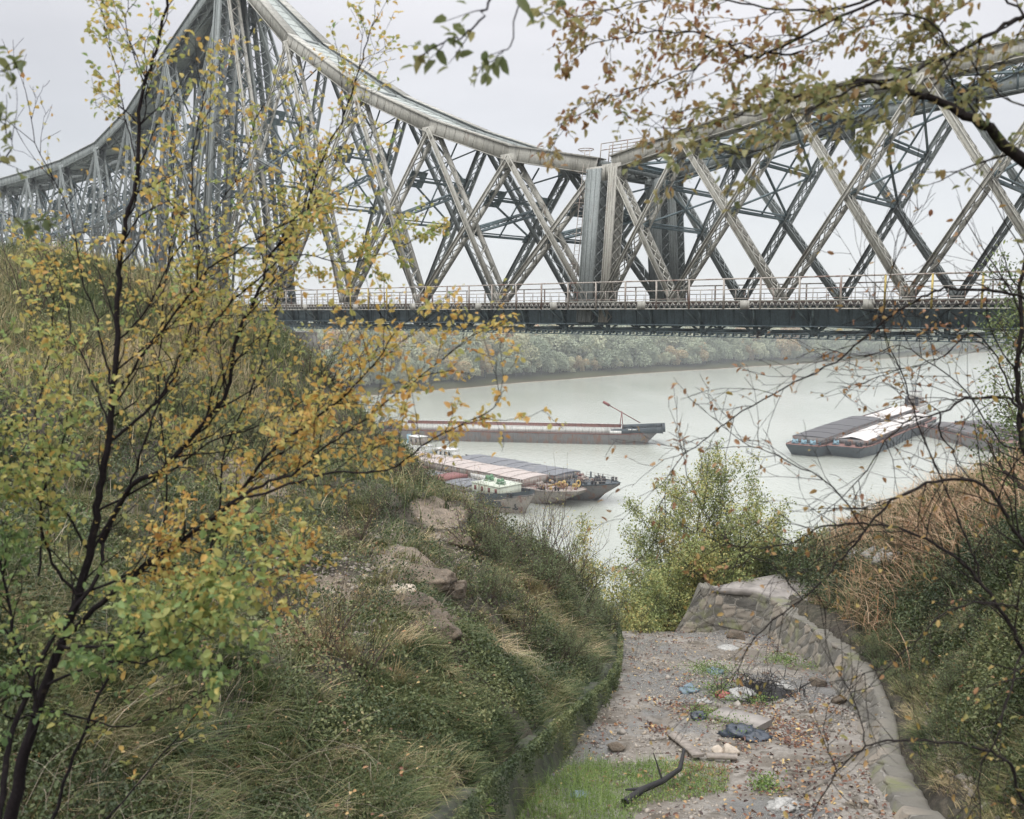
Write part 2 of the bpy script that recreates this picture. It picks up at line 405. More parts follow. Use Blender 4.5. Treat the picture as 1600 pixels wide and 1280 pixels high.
# sway frames between the two trusses
def lerp(A, B, k): return np.array(A) + (np.array(B) - np.array(A)) * k
def gusset(mb, Q, d, u2, r=.62):
    """plate with a round hole"""
    d = unit(d); u2 = unit(u2 - d * np.dot(u2, d)); n = unit(np.cross(d, u2)); k = 16
    t = np.arange(k) * 2 * math.pi / k
    ct, st = np.cos(t), np.sin(t); m = np.maximum(abs(ct), abs(st))
    o = Q + d * (ct / m)[:, None] * r * 1.25 + u2 * (st / m)[:, None] * r
    i = Q + (d * ct[:, None] + u2 * st[:, None]) * r * .42
    for sg in (1, -1): mb.loft([o + n * .02 * sg, i + n * .02 * sg], 0, True)
    mb.loft([o + n * .02, o - n * .02], 0, True)
for nodes in (RN, LN, AN):
    for idx, ((s0, h0), (s1, h1)) in enumerate(zip(nodes[:-1], nodes[1:])):
        mb = MB()
        # frame lies in the plane of the diagonals that rise to the right
        lo_, hi_ = (0, 1) if nodes is RN else (0, 1)
        if nodes is RN: An, Bn, Af, Bf = near(s0, .1), near(s1, h1 - .3), far(s0, .1), far(s1, h1 - .3)
        else: An, Bn, Af, Bf = near(s1, .1), near(s0, h0 - .3), far(s1, .1), far(s0, h0 - .3)
        cx, up_ = (.5, .74)
        for k in (cx, up_):
            Pn, Pf = lerp(An, Bn, k), lerp(Af, Bf, k)
            mb.bars([Pn - (Bn - An) * .006], [Pf - (Bf - Af) * .006], .12, .2); mb.bars([Pn + (Bn - An) * .012], [Pf + (Bf - Af) * .012], .12, .1)
            dd = Pf - Pn; g = .75 if k == up_ and nodes is not RN else .4
            gusset(mb, Pn + unit(dd) * g * 1.2, dd, Bn - An, g); gusset(mb, Pf - unit(dd) * g * 1.2, dd, Bn - An, g)
        for ka, kb in ((cx, up_), (up_, .97)):
            Q = [lerp(An, Bn, ka), lerp(Af, Bf, ka), lerp(An, Bn, kb), lerp(Af, Bf, kb)]
            mb.bars([Q[0], Q[1] + BZ * .01], [Q[3], Q[2] + BZ * .01], .14, .12)
            m_ = (Q[2] + Q[3]) / 2; mb.bars([m_], [(Q[0] + Q[1]) / 2], .1, .1)
        # lower laced brace running down from the crossing towards the deck on the far side
        if nodes is not RN:
            laced(mb, lerp(An, Bn, .5), lerp(Af, Bf, .72), np.cross(unit(Bn - An), BV), .12, .4, 'z', pitch=.5)
        bpart(mb, 'sway_brace', PAINTD)
# top lateral bracing
for (s0, h0), (s1, h1) in zip(RN[:-1], RN[1:]):
    mb = MB(); a, b, c, d = near(s0, h0 + .1), far(s0, h0 + .1), near(s1, h1 + .1), far(s1, h1 + .1)
    m_ = (a + b + c + d) / 4
    for p, q in ((a, d), (b, c)):
        laced(mb, p, q, BZ, .12, .42, 'z', pitch=.5)
    laced(mb, a, b, BU, .3, .5, 'x', pitch=.6); mb.bars([m_], [m_ - BZ * 1.2], .08, .08)
    bpart(mb, 'lateral_brace', PAINTD)
for nodes in (LN, AN):
    for (s0, h0), (s1, h1) in zip(nodes[:-1], nodes[1:]):
        a, b, c, d = near(s0, h0 + .25), far(s0, h0 + .25), near(s1, h1 + .25), far(s1, h1 + .25)
        mb = MB(); ax = unit(c - a); n2 = unit(np.cross(ax, BV)); n2 = n2 * (1 if n2[2] > 0 else -1)
        wa, wb = np.dot(b - a, BV), np.dot(d - c, BV)
        ca, cb = (a + b) / 2, (c + d) / 2
        pw = .26                                                    # centre strip covers about half the gap
        S = [[ca - BV * wa * pw, ca + BV * wa * pw], [cb - BV * wb * pw, cb + BV * wb * pw]]
        mb.loft(np.array(S) + n2 * .06, 1); mb.loft(np.array(S) + n2 * .03, 1)
        L_ = np.linalg.norm(cb - ca); ks = np.arange(.5, L_, 1.4)[:, None] / L_
        mb.bars(ca + (cb - ca) * ks - BV * wa * pw * .95 + n2 * .075, ca + (cb - ca) * ks + BV * wa * pw * .95 + n2 * .075, .06, .02, up=n2, mat=0)
        for sg in (-1, 1):                                          # side beams of the strip
            mb.bars([ca + BV * sg * wa * pw], [cb + BV * sg * wb * pw], .12, .5, up=n2, mat=0)
            mb.bars([ca + BV * sg * wa * .34 - n2 * .05], [cb + BV * sg * wb * .34 - n2 * .05], .22, .08, up=n2, mat=1)
            for k in (.12, .5, .88):
                q = lerp(ca, cb, k); ww = wa + (wb - wa) * k
                mb.bars([q + BV * sg * ww * pw], [q + BV * sg * ww * .5], .7, .05, up=n2, mat=1)
        for p, q in ((a, b),): mb.bars([p], [q], .35, .45, up=n2, mat=0)
        laced(mb, a - n2 * .35, d - n2 * .35, n2, .12, .4, 'z', pitch=.5); laced(mb, b - n2 * .35, c - n2 * .35, n2, .12, .4, 'z', pitch=.5)
        bpart(mb, 'top_walkway', [PAINTM, PLANK])
# hangers and horizontal ties inside the tower panels
mb = MB()
for h in (6, 12, 18, 24, 30):
    a, b = near(-51, h), far(-51, h)
    laced(mb, a, b, BZ, .3, .5, 'x', pitch=.6)
    a2, b2 = near(-51, h + 6), far(-51, h + 6)
    if h < 30: mb.bars([a, b], [b2, a2], .16, .16)
bpart(mb, 'tower_bracing', PAINTD)
for nm, pt, sg in SIDES:
    mb = MB()
    for (s0, h0), (s1, h1) in ((LN[-2], LN[-1]), (AN[0], AN[1]), (AN[1], AN[2])):
        lo = pt(s0, h0 * .5); hi = pt(s1, h1 * .5)
        laced(mb, lo, hi, BV, .25, .5, 'z', pitch=.6)
    for (s0, h0), (s1, h1) in zip(AN[1:-1], AN[2:]):
        sm = (s0 + s1) / 2; hm = (h0 + h1) / 2
        laced(mb, pt(s0, h0 * .5), pt(s1, h1 * .5), BV, .25, .5, 'z', pitch=.6)
        laced(mb, pt(s0, .1), pt(s0, h0 - .4), BV, .4, .6, 'z', pitch=.7)
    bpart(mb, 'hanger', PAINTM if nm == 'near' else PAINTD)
# deck: plate girders, walkways with fascia and railings, floor
S0, S1 = -136.0, 66.0
sn = np.arange(S0, S1, 2.4)
for nm, v0, out in (('near', 0.0, -1), ('far', BW, 1)):
    mb = MB()
    def pv(s, dv, h): return mid(s, v0 + out * dv, h)
    mb.bars([pv(S0, 0, -.95)], [pv(S1, 0, -.95)], .12, 1.15, mat=0)
    for hh, ww in ((-.36, .7), (-1.54, .8)): mb.bars([pv(S0, 0, hh)], [pv(S1, 0, hh)], ww, .07, mat=0)
    ss = np.arange(S0, S1, 1.2); mb.bars(np.array([pv(s, .1, -1.5) for s in ss]), np.array([pv(s, .1, -.4) for s in ss]), .1, .1, up=BU)
    for sB in np.arange(-135.2, S1, 3.675):                         # knee brackets under the walkway
        for ds in (-.5, .5):
            mb.bars([pv(sB + ds, 1.25, -.45)], [pv(sB + ds * .2, .12, -1.45)], .1, .14, up=BU)
        mb.bars([pv(sB, .1, -1.5)], [pv(sB, .1, -.35)], .5, .14, up=BU)
        mb.bars([pv(sB, .1, -.42)], [pv(sB, 1.3, -.42)], .2, .14)
        mb.bars([pv(sB - .7, -.1, -1.58), pv(sB + .7, -.1, -1.58)], [pv(sB - .15, -.1, -1.95), pv(sB + .15, -.1, -1.95)], .1, .16, up=BV)
        mb.bars([pv(sB, -.1, -1.58)], [pv(sB, -.1, -1.98)], .3, .14, up=BV)
    bpart(mb, 'deck_girder', PAINTD)
    mb = MB()
    mb.bars([pv(S0, .62, -.28)], [pv(S1, .62, -.28)], 1.5, .06, mat=1)
    for hh in (-.02, -.5): mb.bars([pv(S0, 1.32, hh)], [pv(S1, 1.32, hh)], .14, .07, mat=0)
    ss = np.arange(S0, S1, .42)
    up_ = np.array([pv(s, 1.34, -.05) for s in ss]); dn_ = np.array([pv(s + .21, 1.34, -.47) for s in ss]); up2 = np.array([pv(s + .42, 1.34, -.05) for s in ss])
    mb.bars(up_, dn_, .05, .045, up=BV, mat=0); mb.bars(dn_, up2, .05, .045, up=BV, mat=0)
    for sB in np.arange(-135.2, S1, 7.35): mb.bars([pv(sB - .3, 1.36, -.26)], [pv(sB + .3, 1.36, -.26)], .1, .5, mat=0)
    wk = bpart(mb, 'walkway', [PAINT if nm == 'near' else PAINTM, DECKM])
    mb = MB()
    yl = [s for s in sn if (-26 < s < -18.5 or 18 < s < 27)]
    for s_ in sn:
        m_ = 1 if (s_ in yl and nm == 'near' and int(s_ * 10) % 3 != 1) else 0
        mb.bars([pv(s_, 1.4, -.5)], [pv(s_, 1.4, 1.3)], .09, .09, up=BU, mat=m_)
    s3 = np.arange(S0, S1, .8); mb.bars(np.array([pv(s, 1.4, 0) for s in s3]), np.array([pv(s, 1.4, .62) for s in s3]), .035, .035, up=BU, mat=0)
    for hh, r_ in ((1.3, .085), (.66, .05), (.12, .04)): mb.bars([pv(S0, 1.4, hh)], [pv(S1, 1.4, hh)], r_, r_, mat=0)
    o = mb.build('railing', [RUSTRAIL, YELLOW], wk, origin=BO)
    # inspection trolley rail hung under the girder
    mb = MB()
    for hh in (-1.98, -2.26): mb.bars([pv(S0, -.2, hh)], [pv(S1, -.2, hh)], .3, .06)
    ss = np.arange(S0, S1, .55)
    mb.bars(np.array([pv(s, -.1, -2.0) for s in ss]), np.array([pv(s, -.1, -2.24) for s in ss]), .16, .07, up=BU)
    mb.bars(np.array([pv(s + .06, -.2, -2.12) for s in ss]), np.array([pv(s + .22, -.2, -2.12) for s in ss]), .2, .09)
    bpart(mb, 'inspection_rail', PAINTD)
mb = MB()
for sB in np.arange(-135.2, S1, 3.675):
    mb.bars([mid(sB, .1, -1.0)], [mid(sB, BW - .1, -1.0)], .35, .9, mat=0)
    laced(mb, mid(sB, .3, -2.0), mid(sB, BW - .3, -2.0), BU, .2, .3, 'z', pitch=.6)
for v_ in (2.4, 3.9, 5.4, 6.9): mb.bars([mid(S0, v_, -.55)], [mid(S1, v_, -.55)], .25, .5, mat=0)
for s_ in np.arange(S0, S1, 7.35):
    mb.bars([mid(s_, .2, -1.6), mid(s_, BW - .2, -1.6)], [mid(s_ + 7.35, BW - .2, -1.6), mid(s_ + 7.35, .2, -1.6)], .25, .12)
mb.bars([mid(S0, BW / 2, -.2)], [mid(S1, BW / 2, -.2)], 5.6, .12, mat=1)
bpart(mb, 'track_floor', [PAINTD, DECKM])
RAILM = plain('rusty rail steel', (.10, .07, .055))
for v_ in (3.93, 5.37):
    mb = MB(); mb.bars([mid(S0, v_, -.05)], [mid(S1, v_, -.05)], .08, .16)
    bpart(mb, 'rail', RAILM)
# ladder with hoop and small platform on top of the end post
mb = MB(); A = near(-2.0, 0) - BV * .5; B = near(-1.55, 10.6) - BV * .4
for e in (-.22, .22): mb.bars([A + BU * e], [B + BU * e], .04, .04, up=BU)
k = np.linspace(0, 1, 36)[:, None]; mb.bars(A + (B - A) * k - BU * .22, A + (B - A) * k + BU * .22, .025, .025)
for k in (.25, .45, .65, .85, .99):
    c = lerp(A, B, k); t = np.linspace(0, math.pi, 8); r = c + BU * .35 * np.cos(t)[:, None] - BV * (.7 * np.sin(t))[:, None]
    mb.bars(r[:-1], r[1:], .03, .03)
bpart(mb, 'ladder', RUSTRAIL)
mb = MB()
for vv in (0.0, 1.0):
    for s_ in (-.4, .6, 1.8, 3.0): mb.bars([near(s_, 9.8 + max(0, s_) * .17) + BV * (vv - .4)], [near(s_, 10.9) + BV * (vv - .4)], .05, .05, up=BU)
    for hh in (10.9, 10.45): mb.bars([near(-.4, hh) + BV * (vv - .4)], [near(3.0, hh) + BV * (vv - .4)], .05, .05)
t = np.linspace(0, 2 * math.pi, 15); c = near(-2.0, 10.75); r = c + BU * .55 * np.cos(t)[:, None] + BV * .55 * np.sin(t)[:, None]; mb.bars(r[:-1], r[1:], .05, .05)
bpart(mb, 'platform_railing', RUSTRAIL)
# stone pier with rounded ends
def stonemat(name, base, scale=1.2, mortar=(.2, .19, .17), moss=None):
    m, N, L, B = new_mat(name)
    t = N.new('ShaderNodeTexCoord'); v = N.new('ShaderNodeTexVoronoi'); v.feature = 'DISTANCE_TO_EDGE'; v.inputs['Scale'].default_value = scale
    v2 = N.new('ShaderNodeTexVoronoi'); v2.inputs['Scale'].default_value = scale
    dn = N.new('ShaderNodeTexNoise'); dn.inputs['Scale'].default_value = scale * 1.5; dn.inputs['Detail'].default_value = 3
    L.new(t.outputs['Object'], dn.inputs['Vector'])
    ad = N.new('ShaderNodeMixRGB'); ad.blend_type = 'LINEAR_LIGHT'; ad.inputs[0].default_value = .12
    L.new(t.outputs['Object'], ad.inputs[1]); L.new(dn.outputs['Color'], ad.inputs[2])
    L.new(ad.outputs[0], v.inputs['Vector']); L.new(ad.outputs[0], v2.inputs['Vector'])
    bw = N.new('ShaderNodeRGBToBW'); L.new(v2.outputs['Color'], bw.inputs[0])
    n = noise(N, L, scale * 5, 6, .7)
    c = mixc(N, L, bw.outputs[0], tuple(q * .72 for q in base), tuple(min(1, q * 1.25) for q in base))
    ns = noise(N, L, 2.0, 6, .7, (1, 1, .2)); c = mixc(N, L, rampf(N, L, ns, .5, .66), c, tuple(q * .6 for q in base))
    c = mixc(N, L, rampf(N, L, n, .35, .75), c, tuple(q * .55 for q in base))
    c = mixc(N, L, rampf(N, L, v.outputs['Distance'], 0.02, .07, True), c, mortar)
    if moss:
        n3 = noise(N, L, 1.1, 5, .65); c = mixc(N, L, rampf(N, L, n3, .5, .62), c, moss)
    L.new(c, B.inputs['Base Color']); B.inputs['Roughness'].default_value = .85
    b1 = bump(N, L, rampf(N, L, v.outputs['Distance'], 0, .09), .55, .04, B)
    b2 = N.new('ShaderNodeBump'); b2.inputs['Strength'].default_value = .5; b2.inputs['Distance'].default_value = .04
    L.new(n, b2.inputs['Height']); L.new(b2.outputs[0], b1.inputs['Normal'])
    return m
STONE = stonemat('pier stone', (.27, .255, .23), .8)
mb = MB(); cpos = mid(-51, BW / 2, 0); prof = []
for z_, r_ in ((-37.5, 3.6), (-5.0, 2.75), (-4.9, 3.05), (-3.9, 3.05), (-3.8, 2.8), (-3.0, 2.8)):
    t = np.linspace(-math.pi / 2, math.pi / 2, 9); hl = 8.4 - 2.75
    ring = [cpos + BV * (hl + r_ * math.cos(a)) + BU * r_ * math.sin(a) + BZ * z_ for a in t] + [cpos - BV * (hl + r_ * math.cos(a)) - BU * r_ * math.sin(a) + BZ * z_ for a in t]
    prof.append(ring)
mb.loft(prof, 0, True); mb.ngon(prof[-1])
bpart(mb, 'pier', STONE)
for v_ in (0, BW):
    mb = MB()
    mb.bars([mid(-51, v_, -3.0)], [mid(-51, v_, -2.2)], 1.6, 1.6, up=BU, w2=.9, h2=.9); mb.bars([mid(-52.2, v_, -1.9)], [mid(-49.8, v_, -1.9)], .9, .6)
    bpart(mb, 'bearing', PAINTD)
# ------------------------------------------------------------------ water, far bank, terrain
ZW = -34.0
m, N, L, B = new_mat('river water'); WATER = m
n1 = noise(N, L, 1.1, 6, .68, (1, .4, 1)); n2 = noise(N, L, .05, 2, .4, (1, .3, 1)); n3 = noise(N, L, .012, 3, .5)
c = mixc(N, L, rampf(N, L, n3, .35, .7), (.33, .35, .30), (.39, .405, .355)); L.new(c, B.inputs['Base Color'])
rr = N.new('ShaderNodeMapRange'); rr.inputs['From Min'].default_value = .35; rr.inputs['From Max'].default_value = .7
rr.inputs['To Min'].default_value = .1; rr.inputs['To Max'].default_value = .15; L.new(n2, rr.inputs['Value']); L.new(rr.outputs[0], B.inputs['Roughness'])
b1 = bump(N, L, n1, .6, .22, B); b2 = N.new('ShaderNodeBump'); b2.inputs['Strength'].default_value = .1; b2.inputs['Distance'].default_value = .5; L.new(n2, b2.inputs['Height']); L.new(b2.outputs[0], b1.inputs['Normal'])
mb = MB(); mb.loft([[(-2200, 60, ZW), (-2200, 2500, ZW)], [(2200, 60, ZW), (2200, 2500, ZW)]]); tag(mb.build('river', WATER), kind='structure')

shore = [(-2190, 600), (-500, 560), (-260, 440), (-130, 375), (-62.2, 361.2), (-52.6, 366.8), (-28.0, 391.1), (0.0, 422.6), (32.6, 455.0), (70.5, 492.9), (124.9, 537.5), (187.7, 583.7), (301.1, 674.7), (448.6, 785.9), (700, 960), (1100, 1300), (2190, 2000)]
shore = np.array(shore, float)
def shoreY(x): return np.interp(x, shore[:, 0], shore[:, 1])
m, N, L, B = new_mat('far bank ground'); FARM = m
a = N.new('ShaderNodeAttribute'); a.attribute_name = 'tint'; n = noise(N, L, .15, 6, .65)
c = N.new('ShaderNodeValToRGB'); setramp(c, [(0, (.19, .165, .13)), (.12, (.25, .215, .165)), (.2, (.07, .058, .036)), (.5, (.045, .05, .022)), (1, (.06, .07, .045))])
sm = N.new('ShaderNodeMath'); sm.operation = 'MULTIPLY_ADD'; sm.inputs[1].default_value = .18; L.new(n, sm.inputs[0])
s2 = N.new('ShaderNodeMath'); s2.operation = 'SUBTRACT'; s2.inputs[1].default_value = .09; L.new(a.outputs['Fac'], s2.inputs[0]); L.new(s2.outputs[0], sm.inputs[2]); L.new(sm.outputs[0], c.inputs[0])
L.new(c.outputs[0], B.inputs['Base Color']); B.inputs['Roughness'].default_value = 1; B.inputs['Specular IOR Level'].default_value = 0
xs = np.concatenate([np.arange(-2190, -400, 60), np.arange(-400, 800, 4), np.arange(800, 2191, 60)]); offs = np.array([-6, 0, 3, 6, 10, 15, 24, 40, 80, 200, 2600])
hs = np.array([-1.2, .05, .5, 1.0, 1.7, 2.3, 2.8, 4, 4.2, 4.5, 5.0]); V = []
for o_, h_ in zip(offs, hs):
    wob = (fbm(xs / 30, xs * 0, 5) - .5) * 10 * min(1, 1) + (fbm(xs / 7, xs * 0 + o_, 9) - .5) * 3
    y = np.minimum(shoreY(xs) + wob + o_, 2495 if o_ > 1000 else 9e9)
    if o_ > 1000: y = np.full_like(xs, 2495.0)
    V.append(np.stack([xs, y, ZW + h_ + (fbm(xs / 9, xs * 0 + o_, 3) - .5) * .5 * (o_ > 0)], 1))
V = np.array(V); mb = MB(); mb.loft(V, 0, False, tint=np.repeat(np.array([0, .12, .33, .42, .46, .48, .5, .55, .9, 1, 1]), len(xs)))
tag(mb.build('far_bank', FARM, smooth=True), kind='structure')

# far wood: rounded crowns made of many leaf clumps
FARLEAF = leafmat('hazy willow foliage', [(0, (.15, .185, .12)), (.4, (.33, .37, .26)), (.62, (.46, .46, .30)), (.78, (.38, .34, .2)), (.9, (.42, .30, .17)), (1, (.40, .24, .14))], .15, .7)
FARBARK = plain('far bark', (.09, .08, .065))
def crown_clumps(rg, n, h, r, base=.18, lobes=7, size=1.0, t0=.4):
    """leaf clumps over several lobes; returns pos, normal, tint"""
    lc = np.stack([rg.normal(0, r * .5, lobes), rg.normal(0, r * .5, lobes), rg.uniform(h * .3, h * .95, lobes)], 1)
    lr = rg.uniform(.22, .55, lobes) * r
    lc[0] = (0, 0, h * .62); lr[0] = r * .6
    k = rg.choice(lobes, n, p=lr ** 2 / (lr ** 2).sum()); d = unit(rg.normal(size=(n, 3))); d[:, 2] = np.where(d[:, 2] < -.5, -d[:, 2], d[:, 2])
    rr = lr[k] * (1 - rg.uniform(0, .3, n) ** 1.5); P = lc[k] + d * rr[:, None] * np.array([1, 1, 1.05])
    P[:, 2] = np.where(P[:, 2] < h * base, h * base * rg.uniform(.2, 3, n), P[:, 2])
    return P, d, t0 + rg.normal(0, .06, n) + (lobes * 0)
def far_tree_mesh(seed, h=17, r=6, n=900, tint=.4):
    rg = np.random.default_rng(seed); P, d, t = crown_clumps(rg, n, h, r, .05, 13, 1, tint); P[:, 2] = np.maximum(P[:, 2] - h * .2, rg.uniform(.1, 2.5, n))
    mb = MB(); D = unit(rg.normal(size=(n, 3)) + d * .3); 
    mb.leaves(P - D * .3, D, d + rg.normal(0, .35, (n, 3)), rg.uniform(.45, .95, n), rg.uniform(.4, .85, n), tint=np.clip(t, 0, 1), fine=False)
    return mb
variants = []
for k in range(7):
    tn = [.22, .32, .42, .52, .36, .62, .82][k]
    mbc = far_tree_mesh(40 + k, 15 + k % 3 * 2.5, 6.2 + (k % 2), 4200, tn); variants.append(mbc.mesh('crown', FARLEAF))
mb = MB(); mb.line([(0, 0, -1), (.2, .1, 3), (0, .3, 7), (.1, 0, 11)], [.4, .3, .2, .1]); 
for a_ in range(5):
    q = a_ * 1.3; mb.line([(0, 0, 2 + a_), (math.cos(q) * 2, math.sin(q) * 2, 5 + a_), (math.cos(q) * 3, math.sin(q) * 3, 8 + a_)], [.2, .12, .05])
TRUNKM = mb.mesh('trunk', FARBARK)
rg = np.random.default_rng(11); x = -85.0; nfar = 0
while x < 600:
    y = shoreY(x) + rg.uniform(12, 22) + max(0, (x - 200) * .01)
    k = int(rg.choice([0, 1, 2, 3, 4, 4, 2]) if rg.random() > .2 else rg.choice([5, 5, 6])); sc = rg.uniform(.6, 1.2)
    t = empty('willow_tree', (x, y, ZW + 2.0), rg.uniform(0, 6.28), 'grey green rounded willow in the front row of the wood on the far bank', 'tree', 'willows along the far bank')
    t.scale = (sc * rg.uniform(.75, 1.25), sc * rg.uniform(.75, 1.25), sc * rg.uniform(.75, 1.3))
    for nm, me in (('crown', variants[k]), ('trunk', TRUNKM)):
        o = bpy.data.objects.new(nm, me); COL.objects.link(o); o.parent = t
    x += rg.uniform(2.8, 6.0) * (1 + max(0, x) / 500); nfar += 1
mb = MB()
for row in range(16):
    dd = 30 + row * 11 + row ** 2 * .9; xx = np.arange(-150, 760 + row * 30, 7.5 + row * .9)
    for x in xx:
        x = x + rg.uniform(-3, 3); y = shoreY(x) + dd + rg.uniform(-5, 5)
        if x / max(y, 1) < -.42 or x / y > .62: continue
        autumn = fbm(np.array([x / 60]), np.array([y / 60]), 31)[0]
        tn = rg.choice([.3, .4, .5, .55, .75 if autumn > .5 else .5, .9 if autumn > .56 else .4])
        n = 900 if row < 3 else (420 if row < 7 else 170); h = rg.uniform(15, 26) + row * .2
        P, d, t = crown_clumps(rg, n, h, rg.uniform(5, 7.5), .25, 6, 1, tn); P = P + np.array([x, y, ZW + 4])
        D = unit(rg.normal(size=(n, 3))); mb.leaves(P, D, d + rg.normal(0, .4, (n, 3)), rg.uniform(.8, 1.5, n) * (1 + row * .08), rg.uniform(.7, 1.3, n) * (1 + row * .08), tint=np.clip(t, 0, 1), fine=False)
tag(mb.build('forest', FARLEAF), kind='stuff')

# gully bed plane
def bedz(x, y): return -5.75 - .212 * (y - 10) - np.maximum(0, 10 - y) * -.05
BL = np.array([(-.6, 6.0), (-.3, 8), (.25, 10), (.7, 11.6), (1.1, 13), (1.6, 14.8), (2.05, 17), (2.45, 20), (2.7, 22.6)])     # left edge x,y
BR = np.array([(3.75, 6.0), (4.1, 8), (4.45, 10), (4.85, 11.6), (5.4, 13.1), (5.75, 14.5), (6.1, 16.1), (6.45, 18.5), (6.6, 21), (6.5, 23.2)])
WLH = ([6, 11, 14, 18, 22.6], [.8, .62, .42, .28, .2])
def bedx(y):
    return np.interp(y, BL[:, 1], BL[:, 0]), np.interp(y, BR[:, 1], BR[:, 0])

TC = []
def tp(px, py, Y): TC.append(tuple(at(px, py, Y)))
for q in [(0, 1280, 4.6), (300, 1280, 6), (550, 1280, 7.5), (150, 1150, 6), (0, 1050, 5.5), (640, 1250, 8.3), (760, 1180, 9.6), (850, 1110, 11), (910, 1060, 12.8), (950, 1010, 15.5), (965, 975, 18.5), (968, 945, 21.5),
          (700, 1020, 12.2), (500, 1120, 8.5), (300, 1150, 7), (300, 1000, 9.5), (150, 950, 8.5), (500, 920, 13), (640, 890, 16), (800, 960, 15.5), (880, 960, 18), (905, 905, 22), (780, 830, 23), (700, 780, 26), (640, 735, 29),
          (590, 690, 32), (550, 645, 35), (520, 652, 38), (440, 622, 41), (350, 625, 42), (250, 545, 40), (150, 450, 36), (0, 400, 32), (100, 520, 25), (300, 620, 24), (400, 760, 20), (200, 800, 15), (0, 850, 10), (150, 660, 19), (0, 600, 20), (500, 700, 27), (-250, 400, 28), (-300, 800, 9), (-300, 1200, 4.5),
          (1430, 1160, 10.8), (1500, 1280, 7.6), (1440, 1240, 9.3), (1600, 1280, 6.3), (1600, 1100, 8.3), (1600, 950, 11), (1500, 1010, 12.5), (1430, 1060, 13), (1380, 990, 16), (1330, 940, 18.5), (1262, 925, 23.8), (1450, 900, 17), (1600, 800, 16.5), (1400, 860, 21), (1500, 805, 23), (1600, 762, 22.5), (1450, 800, 26), (1340, 850, 25), (1250, 890, 24.5),
          (1900, 700, 22), (2000, 1000, 9)]: tp(*q)
for x, y in list(map(tuple, BL)) + list(map(tuple, BR)) + [(2, 8), (3, 12), (3.5, 16), (4, 20), (4, 22.5)]: TC.append((x, y, bedz(x, y) - .35))
TC += [(1.5, 25, -10.5), (4, 25.5, -11), (3, 30, -13.5), (8, 32, -13), (-2, 30, -10), (-6, 42, -12), (-12, 50, -10), (-20, 52, -7), (-35, 48, -5), (-50, 40, -3), (0, 40, -18), (10, 40, -16), (18, 36, -9), (25, 34, -7), (40, 30, -5), (60, 22, -3), (70, 35, -10),
       (-60, 80, -22), (-30, 80, -24), (-10, 70, -28), (0, 60, -28), (15, 60, -27), (35, 60, -22), (60, 60, -20), (-70, 100, -35), (-30, 105, -37), (0, 85, -36.5), (30, 85, -36), (70, 85, -35), (-70, 130, -37), (0, 130, -38), (70, 130, -38),
       (-60, 10, 2), (-30, 5, 0), (-15, -3, -1), (0, 0, -1.7), (0, -10, -.5), (12, 0, -2.5), (30, 0, -1), (60, 0, 0), (-60, -15, 3), (60, -15, 1), (2, 4, -3.5), (-25, 18, 1.0), (-45, 28, 2.5), (25, 12, -3), (40, 15, -2.5)]
TC = np.array(TC, float)
def tps_fit(P, z, lam=.02):
    n = len(P); d = np.linalg.norm(P[:, None] - P[None], axis=2); K = np.where(d > 0, d * d * np.log(d + 1e-9), 0) + lam * np.eye(n)
    A = np.zeros((n + 3, n + 3)); A[:n, :n] = K; A[:n, n] = 1; A[:n, n + 1:] = P; A[n, :n] = 1; A[n + 1:, :n] = P.T
    return np.linalg.solve(A, np.concatenate([z, np.zeros(3)]))
TPX = tps_fit(TC[:, :2], TC[:, 2])
def tps(x, y):
    sh_ = x.shape; Q = np.stack([x.ravel(), y.ravel()], 1); out = np.zeros(len(Q))
    for i in range(0, len(Q), 20000):
        q = Q[i:i + 20000]; d2 = ((q[:, None] - TC[None, :, :2]) ** 2).sum(2); K = .5 * d2 * np.log(d2 + 1e-9)
        out[i:i + 20000] = K @ TPX[:-3] + TPX[-3] + q @ TPX[-2:]
    return out.reshape(sh_)
def stretch(a, b, lo, hi, f, c):
    return np.unique(np.round(np.concatenate([np.arange(a, lo, c), np.arange(lo, hi, f), np.arange(hi, b + c, c)]), 4))
gx = stretch(-78, 78, -20, 20, .2, 1.0); gy = stretch(-16, 132, 1, 36, .2, 1.0)
GX, GY = np.meshgrid(gx, gy)
GZ = tps(GX, GY)
def rockmask(x, y):
    m_ = np.zeros_like(x)
    for px, py, Y, r in ((650, 920, 15.5, .9), (520, 890, 13.2, .55), (560, 990, 12.2, .35), (400, 770, 19.5, .9), (690, 840, 20, .7), (590, 840, 17.5, .6)):
        c = at(px, py, Y); m_ = np.maximum(m_, np.clip(1.3 - np.hypot(x - c[0], (y - c[1]) * .7) / r, 0, 1))
    return m_
fade = np.clip((110 - GY) / 30, 0, 1)
GZ = GZ + ((fbm(GX / 4, GY / 4, 1) - .5) * 1.1 + (fbm(GX / 1.1, GY / 1.1, 2) - .5) * .45 + (fbm(GX / .35, GY / .35, 3, 3) - .5) * .12) * fade
rm = rockmask(GX, GY)
GZ = GZ + rm * ((np.round(fbm(GX / .9, GY / .9, 8) * 7) / 7 - .5) * .9 + (fbm(GX / .3, GY / .3, 4) - .5) * .3)
l_, r_ = bedx(GY); lk = np.clip((GX - (l_ - 1.3)) / .8, 0, 1) * (GX < l_ + 1) * np.clip((23 - GY) / 1.5, 0, 1) * np.clip((GY - 5) / 1.5, 0, 1)
GZ = GZ * (1 - lk) + (bedz(GX, GY) + np.interp(GY, *WLH) + .0 + np.clip(l_ - .3 - GX, 0, 2) * .75 + (fbm(GX / .4, GY / .4, 3) - .5) * .3 + (fbm(GX / 1.2, GY / 1.2, 13) - .5) * .4) * lk
